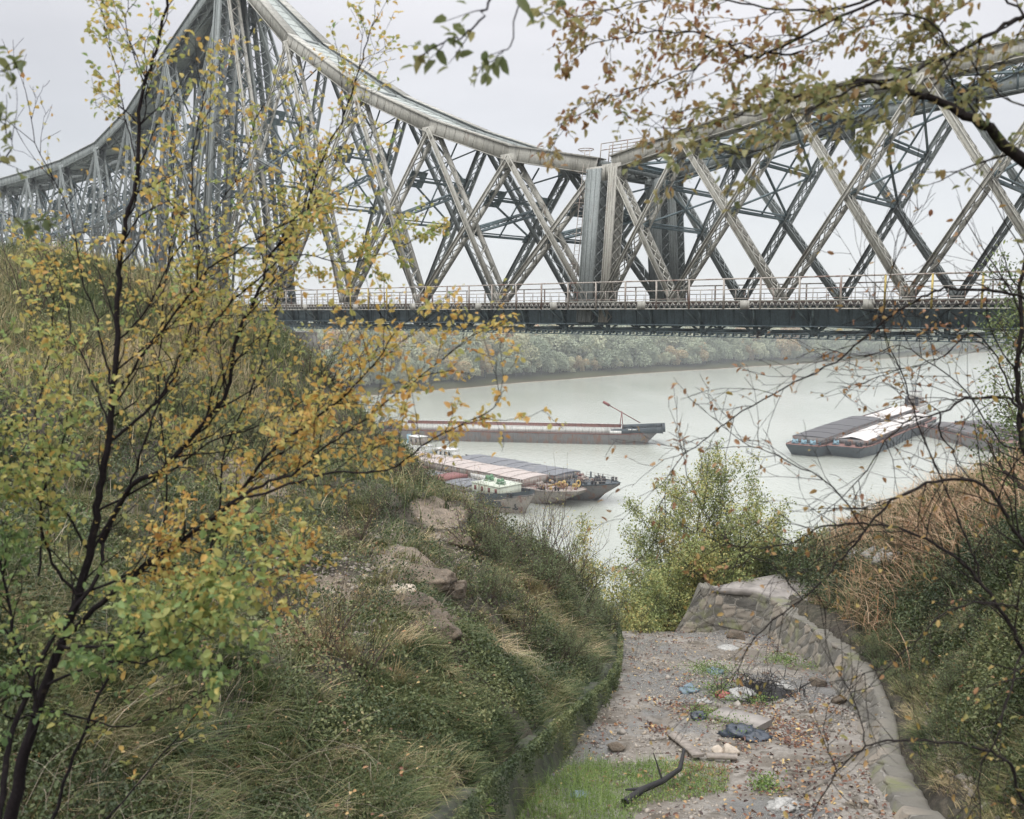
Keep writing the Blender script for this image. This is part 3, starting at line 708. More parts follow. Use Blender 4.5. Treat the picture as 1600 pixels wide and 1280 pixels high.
rl = np.clip(((r_ + 1.9) - GX) / 1.1, 0, 1) * (GX > r_ - 1) * np.clip((24.3 - GY) / .9, 0, 1) * np.clip((GY - 5) / 1.5, 0, 1)
GZ = GZ * (1 - rl) + (bedz(GX, GY) + np.interp(GY, [6, 10, 13, 16, 20, 23.2], [.05, .2, .42, .6, .72, 1.0]) + np.clip(GX - r_ - .5, 0, 3) * .45 + (fbm(GX / .4, GY / .4, 3) - .5) * .14) * rl
ins = np.clip(np.minimum(GX - (l_ - .25), (r_ + .45) - GX) / .15, 0, 1) * ((GY > 4) & (GY < 23.7))
GZ = GZ * (1 - ins) + np.minimum(GZ, bedz(GX, GY) - .3) * ins
def ground(x, y):
    x = np.asarray(x, float); y = np.asarray(y, float)
    i = np.clip(np.searchsorted(gx, x) - 1, 0, len(gx) - 2); j = np.clip(np.searchsorted(gy, y) - 1, 0, len(gy) - 2)
    fx = np.clip((x - gx[i]) / (gx[i + 1] - gx[i]), 0, 1); fy = np.clip((y - gy[j]) / (gy[j + 1] - gy[j]), 0, 1)
    return (GZ[j, i] * (1 - fx) + GZ[j, i + 1] * fx) * (1 - fy) + (GZ[j + 1, i] * (1 - fx) + GZ[j + 1, i + 1] * fx) * fy
def gnormal(x, y):
    e_ = .3; return unit(np.stack([-(ground(x + e_, y) - ground(x - e_, y)) / (2 * e_), -(ground(x, y + e_) - ground(x, y - e_)) / (2 * e_), np.ones_like(x)], 1))
m, N, L, B = new_mat('hillside soil'); SOIL = m
a = N.new('ShaderNodeAttribute'); a.attribute_name = 'tint'
n1 = noise(N, L, .9, 7, .65); n2 = noise(N, L, 7, 8, .7); n3 = noise(N, L, 40, 4, .7)
soil = mixc(N, L, rampf(N, L, n1, .35, .65), (.045, .035, .026), (.042, .042, .024)); soil = mixc(N, L, rampf(N, L, n2, .45, .75), soil, (.17, .14, .10))
rock = mixc(N, L, rampf(N, L, n2, .35, .65), (.14, .115, .085), (.33, .265, .20)); rock = mixc(N, L, rampf(N, L, n3, .55, .75), rock, (.12, .11, .095))
c = mixc(N, L, rampf(N, L, a.outputs['Fac'], .35, .6), soil, rock)
L.new(c, B.inputs['Base Color']); B.inputs['Roughness'].default_value = .9
b1 = bump(N, L, n2, .8, .12, B); b2 = N.new('ShaderNodeBump'); b2.inputs['Strength'].default_value = .7; b2.inputs['Distance'].default_value = .03; L.new(n3, b2.inputs['Height']); L.new(b2.outputs[0], b1.inputs['Normal'])
mb = MB(); mb.loft(np.stack([GX, GY, GZ], 2), 0, False, tint=np.clip(rm * 1.1 + (fbm(GX / .8, GY / .8, 6) - .5) * .9 * (rm > 0), 0, 1).ravel())
tag(mb.build('hillside', SOIL, smooth=True), kind='structure')

# gully bed: wet gravelly concrete
m, N, L, B = new_mat('wet gully bed'); BEDM = m
n1 = noise(N, L, .55, 6, .6, (1, .5, 1)); n2 = noise(N, L, 9, 8, .75); n3 = noise(N, L, 55, 4, .7); n4 = noise(N, L, 1.7, 6, .6)
a_ = mixc(N, L, rampf(N, L, n2, .35, .65), (.15, .135, .115), (.33, .305, .27)); a_ = mixc(N, L, rampf(N, L, n3, .5, .7), a_, (.24, .21, .17))
wet = rampf(N, L, n1, .50, .56)
n5 = noise(N, L, .8, 8, .7); a_ = mixc(N, L, rampf(N, L, n5, .44, .58), a_, (.135, .115, .09)); a_ = mixc(N, L, rampf(N, L, n4, .55, .62), a_, (.085, .07, .05)); c = mixc(N, L, wet, a_, (.165, .16, .15)); L.new(c, B.inputs['Base Color'])
rg_ = N.new('ShaderNodeMapRange'); rg_.inputs['To Min'].default_value = .7; rg_.inputs['To Max'].default_value = .16; L.new(wet, rg_.inputs['Value']); L.new(rg_.outputs[0], B.inputs['Roughness'])
b1 = bump(N, L, n2, .6, .05, B); b2 = N.new('ShaderNodeBump'); b2.inputs['Strength'].default_value = .4; b2.inputs['Distance'].default_value = .015; L.new(n3, b2.inputs['Height']); L.new(b2.outputs[0], b1.inputs['Normal'])
def bedh(x, y): return bedz(x, y) + (fbm(x / 1.3, y / 1.3, 21) - .5) * .22 + (fbm(x / .3, y / .3, 22, 3) - .5) * .07
ys = np.arange(6, 23.3, .08); W = []
for y in ys:
    l_, r_ = bedx(y); x = np.linspace(l_ - .35, r_ + .3, 90); yy = np.full_like(x, y); z = bedh(x, yy)
    if y > 22.2: z = z
    W.append(np.stack([x, yy + (fbm(x / .8, yy, 5) - .5) * .6 * (y > 21.5), z], 1))
W.append(W[-1] + np.array([0, .05, -.6])); W.append(W[-1] + np.array([0, -.2, -2.5]))
mb = MB(); mb.loft(W); tag(mb.build('gully_bed', BEDM, smooth=True), kind='structure')
# ------------------------------------------------------------------ barges
HULLD = steel('dark hull paint', (.045, .06, .068), (.12, .075, .055), .60, scale=.5)
HULLR = steel('rust streaked hull', (.15, .145, .14), (.17, .09, .06), .50, scale=.9)
HULLP = steel('pale scraped hull', (.29, .26, .225), (.17, .09, .065), .50, scale=.9)
RUST = steel('rust red steel', (.17, .07, .05), (.10, .05, .04), .5)
REDP = steel('faded red paint', (.20, .065, .055), (.15, .06, .05), .58)
COVP = steel('dusty pink hatch cover', (.40, .345, .31), (.38, .31, .27), .55, scale=.5)
COVG = steel('slate grey hatch cover', (.135, .14, .15), (.20, .19, .18), .56, scale=.5)
COVW = plain('pale snowy cargo', (.50, .47, .44), .9, .1, .6)
COVD = plain('dark cargo heap', (.085, .08, .08), .95, .3, .8)
WHITE = steel('grubby white paint', (.66, .66, .62), (.35, .27, .2), .62)
CREAM = steel('cream cabin paint', (.60, .64, .52), (.35, .28, .2), .66)
GREENP = steel('green machinery paint', (.12, .24, .13), (.12, .09, .06), .62)
YELP = steel('yellow machinery paint', (.45, .32, .10), (.25, .13, .07), .5)
BLUEP = steel('pale blue paint', (.19, .32, .38), (.2, .15, .12), .62)
BLACK = plain('black rubber and rope', (.02, .02, .022), .8)
GLASSM = plain('dark window glass', (.05, .055, .06), .25)
def hull_sections(L, Bm, fb, rake=4.0, flare=.0, sheer=.6, square=.35, depth=1.0):
    xs_ = np.array([0, -.4, -1.2, -2.5, -4.5, -7, -10, -L * .5, -L + 8, -L + 3.5, -L + 1, -L]); S = []
    for x in xs_:
        t = np.clip(-x / 9.0, 0, 1); b = Bm / 2 * (square + (1 - square) * (1 - (1 - t) ** 2.2))
        if x < -L + 4: b *= 1 - .22 * ((-x - L + 4) / 4) ** 2
        d_ = fb + sheer * (1 - np.clip(-x / 10.0, 0, 1)) ** 1.5
        xk = x
        xb = x - rake * (1 - np.clip(-x / 12.0, 0, 1)) ** 1.2 if x > -12 else x
        if x < -L + 3.6: xb = x + (x * -1 - L + 3.6) * .8
        bb = b * (.82 if x > -9 else .98)
        S.append([(x, -b, d_), (x + 0, -b * .995, d_ - .35), (xb, -bb, -.2), (xb, -bb * .9, -depth), (xb, bb * .9, -depth), (xb, bb, -.2), (x, b * .995, d_ - .35), (x, b, d_)])
    return np.array(S, float)
def put(mb, name, mats, root, label=None):
    o = mb.build(name, mats, root)
    if label: o['label'] = label
    return o
def make_barge(name, bow, dirv, L, Bm, fb, hullm, label, style, coverm=None, group=None, rake=4.0, square=.35, sheer=.6, rubm=RUST, cat='barge', coamh=1.1, nc=6, deckx=9.0):
    rz = math.atan2(dirv[1], dirv[0])
    root = empty(name, (bow[0], bow[1], ZW), rz, label, cat, group)
    S = hull_sections(L, Bm, fb, rake, 0, sheer, square); mb = MB()
    mb.loft(S[:, ::-1], 0)
    for e in (0, -1): mb.ngon(S[e], 0)
    # vertical frames and scrapes on the sides
    for x in np.arange(-L + 6, -10, 3.1):
        for e in (-1, 1): mb.bars([(x, e * (Bm / 2 + .03), -.3)], [(x, e * (Bm / 2 + .03), fb - .3)], .12, .08, up=(1, 0, 0))
    put(mb, 'hull', hullm, root)
    mb = MB()                                                            # deck plates
    D = np.stack([S[:, 0], S[:, -1]], 1); D[:, :, 2] -= .03; mb.loft(D, 0); put(mb, 'deck', rubm, root)
    mb = MB()
    for e in (0, -1):
        P = S[:, e].copy(); mb.bars(P[:-1], P[1:], .14, .22)
    put(mb, 'rubbing_strake', rubm, root)
    x0, x1, hb = -L + 6, -deckx, Bm / 2 - .85
    mb = MB()
    for e in (-1, 1):
        mb.bars([(x0, e * hb, fb + coamh / 2)], [(x1, e * hb, fb + coamh / 2)], .08, coamh)
        mb.bars([(x0, e * hb, fb + coamh)], [(x1, e * hb, fb + coamh)], .28, .1)
        xs_ = np.arange(x0 + .3, x1, .85); mb.bars(np.stack([xs_, xs_ * 0 + e * (hb + .1), xs_ * 0 + fb], 1), np.stack([xs_, xs_ * 0 + e * (hb + .1), xs_ * 0 + fb + coamh], 1), .1, .14, up=(1, 0, 0))
    for xe in (x0, x1): mb.bars([(xe, -hb, fb + coamh / 2)], [(xe, hb, fb + coamh / 2)], .08, coamh)
    put(mb, 'coaming', WHITE if style == 'open' else (HULLP if hullm is HULLP else HULLR), root)
    if style == 'open':
        mb = MB(); mb.box((x0, -hb + .05, fb - 1.6), (x1, hb - .05, fb - 1.5)); 
        for e in (-1, 1):
            mb.bars([(x0, e * (hb - .06), fb - .2)], [(x1, e * (hb - .06), fb - .2)], .04, 2 + coamh * .9)
            xs_ = np.arange(x0 + .3, x1, 1.7); mb.bars(np.stack([xs_, xs_ * 0 + e * (hb - .15), xs_ * 0 + fb - 1.4], 1), np.stack([xs_, xs_ * 0 + e * (hb - .15), xs_ * 0 + fb + coamh], 1), .1, .14, up=(1, 0, 0))
        put(mb, 'hold', RUST, root)
    elif style == 'cover':
        n = nc; w = (x1 - x0) / n
        for k in range(n):
            mb = MB(); ya = np.linspace(-hb - .1, hb + .1, 9); za = fb + coamh + .1 + .22 * (1 - (ya / hb) ** 2) + (k % 2) * .07
            Sx = [np.stack([ya * 0 + x, ya, za], 1) for x in np.linspace(x0 + k * w + .04, x0 + (k + 1) * w - .04, 5)]
            mb.loft(Sx, 0); 
            for xq in (0, -1):
                P = Sx[xq]; mb.loft([P, P - np.array([0, 0, .5]) * 1.0], 0)
            for x in (x0 + (k + .5) * w,):
                P = np.stack([ya * 0 + x, ya, za + .05], 1); mb.bars(P[:-1], P[1:], .07, .07)
            put(mb, 'hatch_cover', coverm, root)
    elif style == 'cargo':
        mb = MB(); xa = np.arange(x0 + .2, x1 - .1, .7); ya = np.linspace(-hb + .1, hb - .1, 9); X, Y = np.meshgrid(xa, ya, indexing='ij')
        Z = fb + coamh - .35 + .9 * (1 - (Y / hb) ** 2) * (.6 + .6 * fbm(X / 6, Y / 4, int(abs(bow[0])))) + (fbm(X, Y, 5) - .5) * .3
        mb.loft(np.stack([X, Y, Z], 2)); put(mb, 'cargo', coverm, root)
    # bitts on the foredeck and after deck
    for x in (-3.2, -6.2, -L + 2.5):
        for e in (-1, 1):
            yb = e * (np.interp(-x, [0, 3, 9], [Bm * .2, Bm * .33, Bm * .42]) if x > -9 else Bm * .32); zz = fb + (sheer * max(0, 1 + x / 10) ** 1.5 if x > -10 else 0)
            mb = MB()
            for q in (-.35, .35): mb.lathe((x + q, yb, zz), [(.16, 0), (.16, .55), (.24, .6), (.24, .7), (.02, .74)], 8)
            mb.bars([(x - .7, yb, zz + .03)], [(x + .7, yb, zz + .03)], .45, .06); put(mb, 'bollard', BLACK, root)
    return root
def winch(root, x, y, z, m, s=1.0, name='winch'):
    mb = MB(); mb.box((x - .8 * s, y - .7 * s, z), (x + .8 * s, y + .7 * s, z + .15 * s))
    mb.lathe((x, y - .6 * s, z + .65 * s), [(.02, 0), (.5 * s, .02), (.5 * s, .1), (.28 * s, .14), (.28 * s, 1.0 * s), (.5 * s, 1.04 * s), (.5 * s, 1.14 * s), (.02, 1.16 * s)], 12, axis=(0, 1, 0))
    for e in (-.62, .6): mb.bars([(x - .6 * s, y + e * s, z)], [(x, y + e * s, z + 1.0 * s)], .12, .2 * s); mb.bars([(x + .6 * s, y + e * s, z)], [(x, y + e * s, z + 1.0 * s)], .12, .2 * s)
    mb.box((x + .5 * s, y - .3 * s, z + .1), (x + 1.1 * s, y + .3 * s, z + .7 * s)); return put(mb, name, m, root)
def rails(root, pts, m, h=.9, name='guard_rail'):
    P = np.array(pts, float); mb = MB()
    for hh in (h, h * .5): mb.bars(P[:-1] + np.array([0, 0, hh]), P[1:] + np.array([0, 0, hh]), .05, .05)
    for A, B in zip(P[:-1], P[1:]):
        n = max(1, int(np.linalg.norm(B - A) / 1.2)); k = np.linspace(0, 1, n + 1)[:, None]; Q = A + (B - A) * k; mb.bars(Q, Q + np.array([0, 0, h]), .05, .05, up=(1, 0, 0))
    return put(mb, name, m, root)
def cabin(root, x0, x1, y0, y1, z0, z1, m, wm, name='cabin', nwin=3, roofm=None):
    mb = MB(); mb.box((x0, y0, z0), (x1, y1, z1)); c = put(mb, name, m, root)
    mb = MB(); mb.box((x0 - .15, y0 - .15, z1), (x1 + .15, y1 + .15, z1 + .12)); put(mb, 'roof', roofm or m, c)
    for k in range(nwin):
        xx = x0 + (x1 - x0) * (k + .5) / nwin
        for e, yy in ((-1, y0), (1, y1)):
            mb = MB(); mb.box((xx - .3, yy - .02 if e < 0 else yy - .02, z0 + (z1 - z0) * .4), (xx + .3, yy + .03 if e > 0 else yy + .02, z0 + (z1 - z0) * .82))
            mb.V[-1][:, 1] += e * .015; put(mb, 'window', wm, c)
    return c
# 1 - long open rust brown barge out on the river
a0, a1 = onz(1012, 692, ZW)[:2], onz(600, 683, ZW)[:2]; dv = unit(a0 - a1); Lb = float(np.linalg.norm(a0 - a1)) + 2.5
r = make_barge('open_barge', a0 + dv * 2.2, dv, Lb, 9.5, 2.7, HULLR, 'long empty rust brown barge alone on the open river, derrick at its right end', 'open', rake=3.0, square=.75, coamh=1.6)
r.children[0].data.materials[0] = HULLR
mb = MB()                                                                  # dark raised foredeck bulwark
for e in (-1, 1): mb.bars([(-11.5, e * 4.5, 3.2), (-.2, e * 4.2, 3.9)], [(-.2, e * 4.2, 3.9), (1.6, e * 4.2, 4.0)], .12, 1.5)
mb.bars([(1.6, -4.2, 3.9)], [(1.6, 4.2, 3.9)], .12, 1.9); mb.box((-8, -4.2, 3.1), (1.5, 4.2, 3.2)); mb.bars([(1.9, -4, 3.5), (1.9, 0, 3.5), (1.9, 4, 3.5)], [(1.9, -4, 4.8), (1.9, 0, 4.8), (1.9, 4, 4.8)], .5, .6, up=(1, 0, 0))
put(mb, 'bulwark', HULLD, r)
mb = MB(); mb.bars([(-11.9, -4.66, 3.2)], [(-8.9, -4.66, 3.2)], .06, .8); put(mb, 'name_plate', WHITE, r)
mb = MB()
for q in range(2): mb.bars([(-7.2 + q * 1.1, -4.62, 3.95)], [(-6.4 + q * 1.5, -4.6, 3.98)], .05, .26)
put(mb, 'lettering', WHITE, r)
mb = MB(); mb.bars([(-9.6, -.6, 3), (-9.6, .6, 3), (-8.6, 0, 3)], [(-9, 0, 8.2)] * 3, .2, .2, up=(1, 0, 0)); mb.bars([(-13.6, 0, 10.4), (-13.9, 0, 10.6)], [(-4.2, 0, 5.2), (-11.6, 0, 9.3)], .2, .22); mb.bars([(-13.9, 0, 10.6)], [(-12.2, 0, 9.6)], .5, .7)
put(mb, 'derrick', REDP, r); winch(r, -4.5, 0, 3.2, BLACK)
mb = MB(); mb.bars([(-Lb - .3, -4, 2.6), (-Lb - .3, 4, 2.6), (-Lb - .3, -4, 2.6), (-Lb + 3, 4, 2.6)], [(-Lb + 1, -4, 6), (-Lb + 1, 4, 5), (-Lb + 5, -4, 3.4), (-Lb + 1, 4, 5)], .5, .3); mb.box((-Lb, -4.3, 2.6), (-Lb + 3.5, 4.3, 4.0)); put(mb, 'stern_gear', HULLD, r)
winch(r, -Lb + 4.5, -2, 2.7, BLACK)
# 2,3,4 - moored group at the foot of the hill
dm = unit(np.array([.70, -.72]))
b_dark = onz(966, 757, -30.4)[:2]; b_pale = onz(909, 764, -30.6)[:2]; b_near = onz(834, 773, -30.4)[:2]
r = make_barge('covered_barge', b_dark, dm, 46, 8.6, 2.9, HULLR, 'outermost moored barge with slate grey hatch covers and a pointed overhanging bow', 'cover', COVG, rake=6.0, square=.12, sheer=.9, coamh=1.0, nc=4, deckx=12, rubm=HULLD)
for q in ((-3.5, -.8), (-5.5, 1.0), (-7.5, -1.4), (-9.5, .8)): winch(r, q[0], q[1], 3.3, BLACK if q[0] > -7 else HULLP, .9)
rails(r, [(-1, -1, 3.7), (-5, -3.2, 3.4), (-11, -4, 3.0)], HULLP); rails(r, [(-1, 1, 3.7), (-5, 3.2, 3.4), (-11, 4, 3.0)], HULLP)
mb = MB(); mb.lathe((-9, 0, 3.2), [(.5, 0), (.5, .5), (.2, .55), (.2, .95), (.55, 1.0), (.02, 1.1)], 12); put(mb, 'capstan', REDP, r)
mb = MB()
for k in range(26): 
    q = np.array([rng.uniform(-11, -2), 0, 3.2]); q[1] = rng.uniform(-1, 1) * np.interp(-q[0], [2, 5, 11], [1, 2.6, 3.6]); mb.lathe(q, [(.3, 0), (.34, .3), (.25, .6), (.03, .62)] if k % 2 else [(.08, 0), (.08, 1.3), (.02, 1.35)], 7, mat=k % 3)
o = put(mb, 'deck_gear', [BLACK, HULLP, HULLD], r); o['kind'] = 'stuff'
r = make_barge('covered_barge', b_pale, dm, 62, 8.6, 2.6, HULLP, 'middle moored barge with dusty pink hatch covers and yellow machinery on its bow', 'cover', COVP, rake=6.5, square=.3, sheer=.5, coamh=1.3, nc=7, deckx=11, rubm=HULLP)
winch(r, -5, .4, 3.0, YELP, 1.0); winch(r, -8, -2.2, 2.9, HULLP, .9); winch(r, -3, 1.8, 3.1, YELP, .6)
mb = MB(); t = np.linspace(0, 2 * math.pi, 15); P = np.stack([-1.9 + t * 0, 1.2 + .55 * np.cos(t), 3.9 + .55 * np.sin(t)], 1); mb.line(P, .14); mb.bars([(-1.9, .6, 3.2)], [(-1.9, .6, 3.6)], .1, .1); put(mb, 'hoop', YELP, r)
mb = MB(); mb.bars([(-7, -1.2, 3.0), (-7, .6, 3.0)], [(-4.5, -1.0, 3.9), (-4.5, .6, 3.9)], .25, .3); put(mb, 'derrick_arm', YELP, r)
rails(r, [(-1, -1.6, 3.1), (-5, -3.4, 2.8), (-11, -4.1, 2.6)], REDP); mb = MB(); mb.bars([(-24, -4.45, 3.1)], [(-17, -4.45, 3.1)], .1, 1.1); put(mb, 'tarpaulin', WHITE, r)
mb = MB()
for k in range(22):
    q = np.array([rng.uniform(-10.5, -1.5), 0, 2.8]); q[1] = rng.uniform(-1, 1) * np.interp(-q[0], [2, 5, 11], [1.4, 3, 3.8]); mb.lathe(q, [(.25, 0), (.28, .3), (.2, .5), (.03, .52)] if k % 2 else [(.06, 0), (.06, 1.1), (.02, 1.15)], 7, mat=k % 3)
put(mb, 'deck_gear', [RUST, YELP, HULLP], r)['kind'] = 'stuff'
r = make_barge('motor_barge', b_near, dm, 62, 7.6, 2.3, HULLP, 'nearest moored barge with a black bow, cream deckhouse and green winches', 'cover', COVG, rake=2.6, square=.06, sheer=1.3, coamh=.9, nc=6, deckx=14, rubm=HULLR)
mb = MB(); S = hull_sections(62, 7.66, 2.3, 2.6, 0, 1.3, .06)[:7]; S2 = S.copy(); 
for e, o_ in ((0, 1), (7, 6)):
    P = S2[:, e] + np.array([0, 0, .75]); Q = S2[:, e] * .35 + S2[:, 2 if e == 0 else 5] * .65; Q[:, 1] *= 1.03; P[:, 1] *= 1.015; M_ = S2[:, e] * 1.0; M_[:, 1] *= 1.02
    mb.loft([P, M_, Q], 0)
put(mb, 'bow_plating', HULLD, r, 'black painted bow plating')
c = cabin(r, -12.6, -5.6, -2.6, 2.6, 2.4, 4.3, CREAM, REDP, 'deckhouse', 4, CREAM); winch(c, -11.2, .3, 4.4, GREENP, 1.0); winch(c, -7.4, -.6, 4.4, GREENP, .9)
mb = MB(); mb.lathe((-9.3, 0, 4.4), [(.3, 0), (.3, .7), (.02, .9)], 10); put(mb, 'vent', CREAM, c); rails(c, [(-12.5, -2.5, 4.42), (-5.7, -2.5, 4.42), (-5.7, 2.5, 4.42)], WHITE, .8)
mb = MB(); mb.bars([(-2.2, -1.9, .9), (-2.8, -2.2, 1.1)], [(-2.5, -2.0, 1.9), (-2.0, -1.7, 1.1)], .2, .25); put(mb, 'anchor', BLACK, r)
mb = MB()
for q in (-5.6, -4.9): mb.bars([(q, -3.15 - (q + 5) * -.16, 3.2)], [(q + .45, -3.0 - (q + 5) * -.16, 3.24)], .05, .22)
put(mb, 'lettering', WHITE, r)
mb = MB(); mb.box((-24, -3, 3.4), (-20, 3, 4.0)); mb.box((-34, -2.6, 3.5), (-31, 2.6, 4.1)); put(mb, 'hatch_board', REDP, r)
# small white workboat and a rowing boat at the stern of the grey barge
def small_boat(name, pos, rz, L, Bm, label, cat, hm):
    root = empty(name, (pos[0], pos[1], ZW), rz, label, cat); S = []
    for k in np.linspace(0, 1, 9):
        b = Bm / 2 * math.sin(min(1, (1 - k) * 1.4 + .02) * math.pi / 2) * (1 if k > .1 else .85); x = L * (k - .5); h = .8 + .5 * k ** 2
        S.append([(x, -b, h), (x, -b * .8, .1), (x, 0, -.3), (x, b * .8, .1), (x, b, h)])
    S = np.array(S); mb = MB(); mb.loft(S); mb.ngon(S[0]); I = S.copy(); I[:, :, 1] *= .88; I[:, :, 2] = np.maximum(I[:, :, 2] - .02, .25); mb.loft(I); mb.loft([S[:, 0], I[:, 0]]); mb.loft([S[:, -1], I[:, -1]]); put(mb, 'hull', hm, root)
    return root
pb = onz(703, 722, ZW)[:2]
r = small_boat('workboat', pb, math.atan2(dm[1], dm[0]) + .15, 11, 3.4, 'small white workboat with a flat cabin roof moored behind the grey hatch covers', 'boat', WHITE)
mb = MB(); mb.box((-5.2, -1.5, .8), (5.0, 1.5, .95)); put(mb, 'deck', WHITE, r)
cabin(r, -3.6, 1.6, -1.3, 1.3, .95, 2.9, WHITE, GLASSM, 'cabin', 4, WHITE); mb = MB(); mb.bars([(0, 0, 3)], [(0, 0, 5.6)], .12, .12, up=(1, 0, 0)); put(mb, 'mast', RUST, r)
mb = MB(); mb.box((-4.9, -1.1, .95), (-3.9, 1.1, 1.9)); put(mb, 'engine_box', BLUEP, r)
pb = onz(726, 727, ZW)[:2]; r = small_boat('rowing_boat', pb, math.atan2(dm[1], dm[0]) + .3, 6.5, 1.6, 'dark rowing boat beside the small white workboat', 'boat', HULLD)
for q in (-1.6, .3): 
    mb = MB(); mb.bars([(q, -.6, .75)], [(q, .6, .75)], .3, .05); put(mb, 'thwart', RUST, r)
# tug behind the pink barge
pb = onz(650, 716, ZW)[:2]; r = small_boat('tugboat', pb, math.atan2(dm[1], dm[0]), 17, 5, 'blue and white tug half hidden by leaves behind the pink hatch covers', 'boat', BLUEP)
mb = MB(); mb.box((-8, -2.1, .8), (6.5, 2.1, 1.1)); put(mb, 'deck', WHITE, r)
cabin(r, -4, 4, -1.7, 1.7, 1.1, 3.2, WHITE, GLASSM, 'deckhouse', 4, WHITE); cabin(r, -1, 2.6, -1.3, 1.3, 3.3, 5.2, HULLP, GLASSM, 'wheelhouse', 2, WHITE); rails(r, [(-7.5, -2.2, 1.2), (5, -2.2, 1.2)], YELP)
mb = MB(); mb.lathe((-2.6, 0, 3.2), [(.5, 0), (.5, 2.2), (.4, 2.2), (.4, 1.8)], 10); put(mb, 'funnel', BLUEP, r)
# right hand group
d1 = unit(np.array([36.0, 50.0])); 
def stern(px, py, z=-31): return onz(px, py, z)[:2]
def group_barge(front_c, back_c, Bm, hm, label, style, cm, **k):
    A = stern(*front_c); Bk = stern(*back_c); return make_barge('river_barge', A, unit(A - Bk), float(np.linalg.norm(A - Bk)), Bm, 2.5, hm, label, style, cm, rake=2.5, square=.8, sheer=.2, **k)
r = group_barge((1253, 694), (1362, 655), 9.5, HULLD, 'dark barge with black hatch covers and pale blue deck gear at its front end', 'cover', plain('black hatch', (.06, .058, .06), .8), coamh=1.6, nc=3, deckx=5)
for q in (-2.6, -.5, 1.6): winch(r, -3, q, 2.7, BLUEP, .9)
rails(r, [(-.8, -4, 2.7), (-.8, 4, 2.7)], BLUEP)
r = group_barge((1318, 696), (1404, 662), 9.5, HULLD, 'dark hulled barge heaped with pale cargo, beside the black hatch covers', 'cargo', COVW, coamh=1.2, deckx=6)
for q in (-2.6, .2, 2.6): winch(r, -3, q, 2.7, BLUEP if q < 0 else BLACK, .9)
r = group_barge((1352, 659), (1418, 637), 9, HULLD, 'pale cargo barge lying behind the black hatch covers', 'cargo', COVW, coamh=1.0, deckx=5); winch(r, -3, 0, 2.7, BLACK)
r = group_barge((1394, 668), (1442, 648), 9, HULLD, 'short pale cargo barge next to the towboat', 'cargo', COVW, coamh=1.0, deckx=4)
r = group_barge((1585, 690), (1452, 660), 9.5, HULLR, 'long brown barge filled with dark cargo trailing right of the towboat', 'cargo', COVD, coamh=1.0, deckx=5)
r = group_barge((1640, 682), (1500, 657), 9.5, HULLD, 'dark barge lying behind the brown cargo barge at the far right', 'cargo', COVD, coamh=1.0, deckx=5)
pb = onz(1428, 650, ZW)[:2]
r = small_boat('towboat', pb, math.atan2(d1[1], d1[0]), 24, 8, 'grey and white towboat with masts and railings between the pale and brown barges', 'boat', HULLD)
mb = MB(); mb.box((-11.5, -3.5, .8), (9, 3.5, 1.3)); put(mb, 'deck', HULLR, r)
cabin(r, -7, 5, -2.8, 2.8, 1.3, 3.6, WHITE, GLASSM, 'deckhouse', 6, HULLP); cabin(r, -3, 3, -2.2, 2.2, 3.75, 5.9, HULLP, GLASSM, 'upper_deckhouse', 4, HULLP); cabin(r, -.5, 3, -1.6, 1.6, 6.1, 8.0, WHITE, GLASSM, 'wheelhouse', 2, HULLR)
rails(r, [(-7, -2.9, 3.8), (5, -2.9, 3.8), (5, 2.9, 3.8), (-7, 2.9, 3.8)], WHITE); rails(r, [(-11, -3.5, 1.3), (8, -3.5, 1.3)], WHITE)
for q in (0, 2): 
    mb = MB(); mb.bars([(q, .5, 8)], [(q, .5, 12)], .14, .14, up=(1, 0, 0)); mb.bars([(q, -.8, 10.5)], [(q, 1.8, 10.5)], .08, .08); put(mb, 'mast', HULLD, r)
for e in (-1, 1): mb = MB(); mb.lathe((-4.5, e * 1.5, 3.7), [(.5, 0), (.5, 3), (.4, 3), (.4, 2.5)], 10); put(mb, 'funnel', BLACK, r)
# ------------------------------------------------------------------ masonry walls and what lies in the gully
WALLM = stonemat('rubble masonry', (.25, .23, .20), 3.8, (.22, .205, .18), (.15, .155, .09))
CAPM = plain('weathered concrete', (.23, .21, .19), .9, .4, 2.5)
MOSSW, N, L, B = new_mat('mossy stained concrete')
n1 = noise(N, L, 2.2, 7, .7, (1, 1, .25)); n2 = noise(N, L, 9, 6, .7); n3 = noise(N, L, 1.1, 4)
c = mixc(N, L, rampf(N, L, n1, .38, .62), (.035, .04, .028), (.10, .10, .07)); c = mixc(N, L, rampf(N, L, n2, .5, .65), c, (.07, .095, .035)); c = mixc(N, L, rampf(N, L, n3, .66, .72), c, (.17, .13, .06))
L.new(c, B.inputs['Base Color']); B.inputs['Roughness'].default_value = .85; bump(N, L, n2, .8, .05, B)
def cell2(u, v, seed):
    iu, iv = np.floor(u), np.floor(v); d1 = np.full(u.shape, 9.0); d2 = d1.copy(); cid = np.zeros(u.shape)
    for i in (-1, 0, 1):
        for j in (-1, 0, 1):
            a_, b_ = iu + i, iv + j; d = np.hypot(a_ + .15 + .7 * hsh(a_, b_, seed) - u, b_ + .15 + .7 * hsh(a_, b_, seed + 5) - v); h_ = hsh(a_, b_, seed + 9)
            cl = d < d1; d2 = np.where(cl, d1, np.minimum(d2, d)); cid = np.where(cl, h_, cid); d1 = np.where(cl, d, d1)
    return d2 - d1, cid
WPT = np.vstack([BR[:-1], [(6.58, 22.2), (6.3, 23.0), (5.7, 23.3), (4.36, 23.35)]]); seg_ = np.hypot(*np.diff(WPT, axis=0).T); ac_ = np.r_[0, np.cumsum(seg_)]
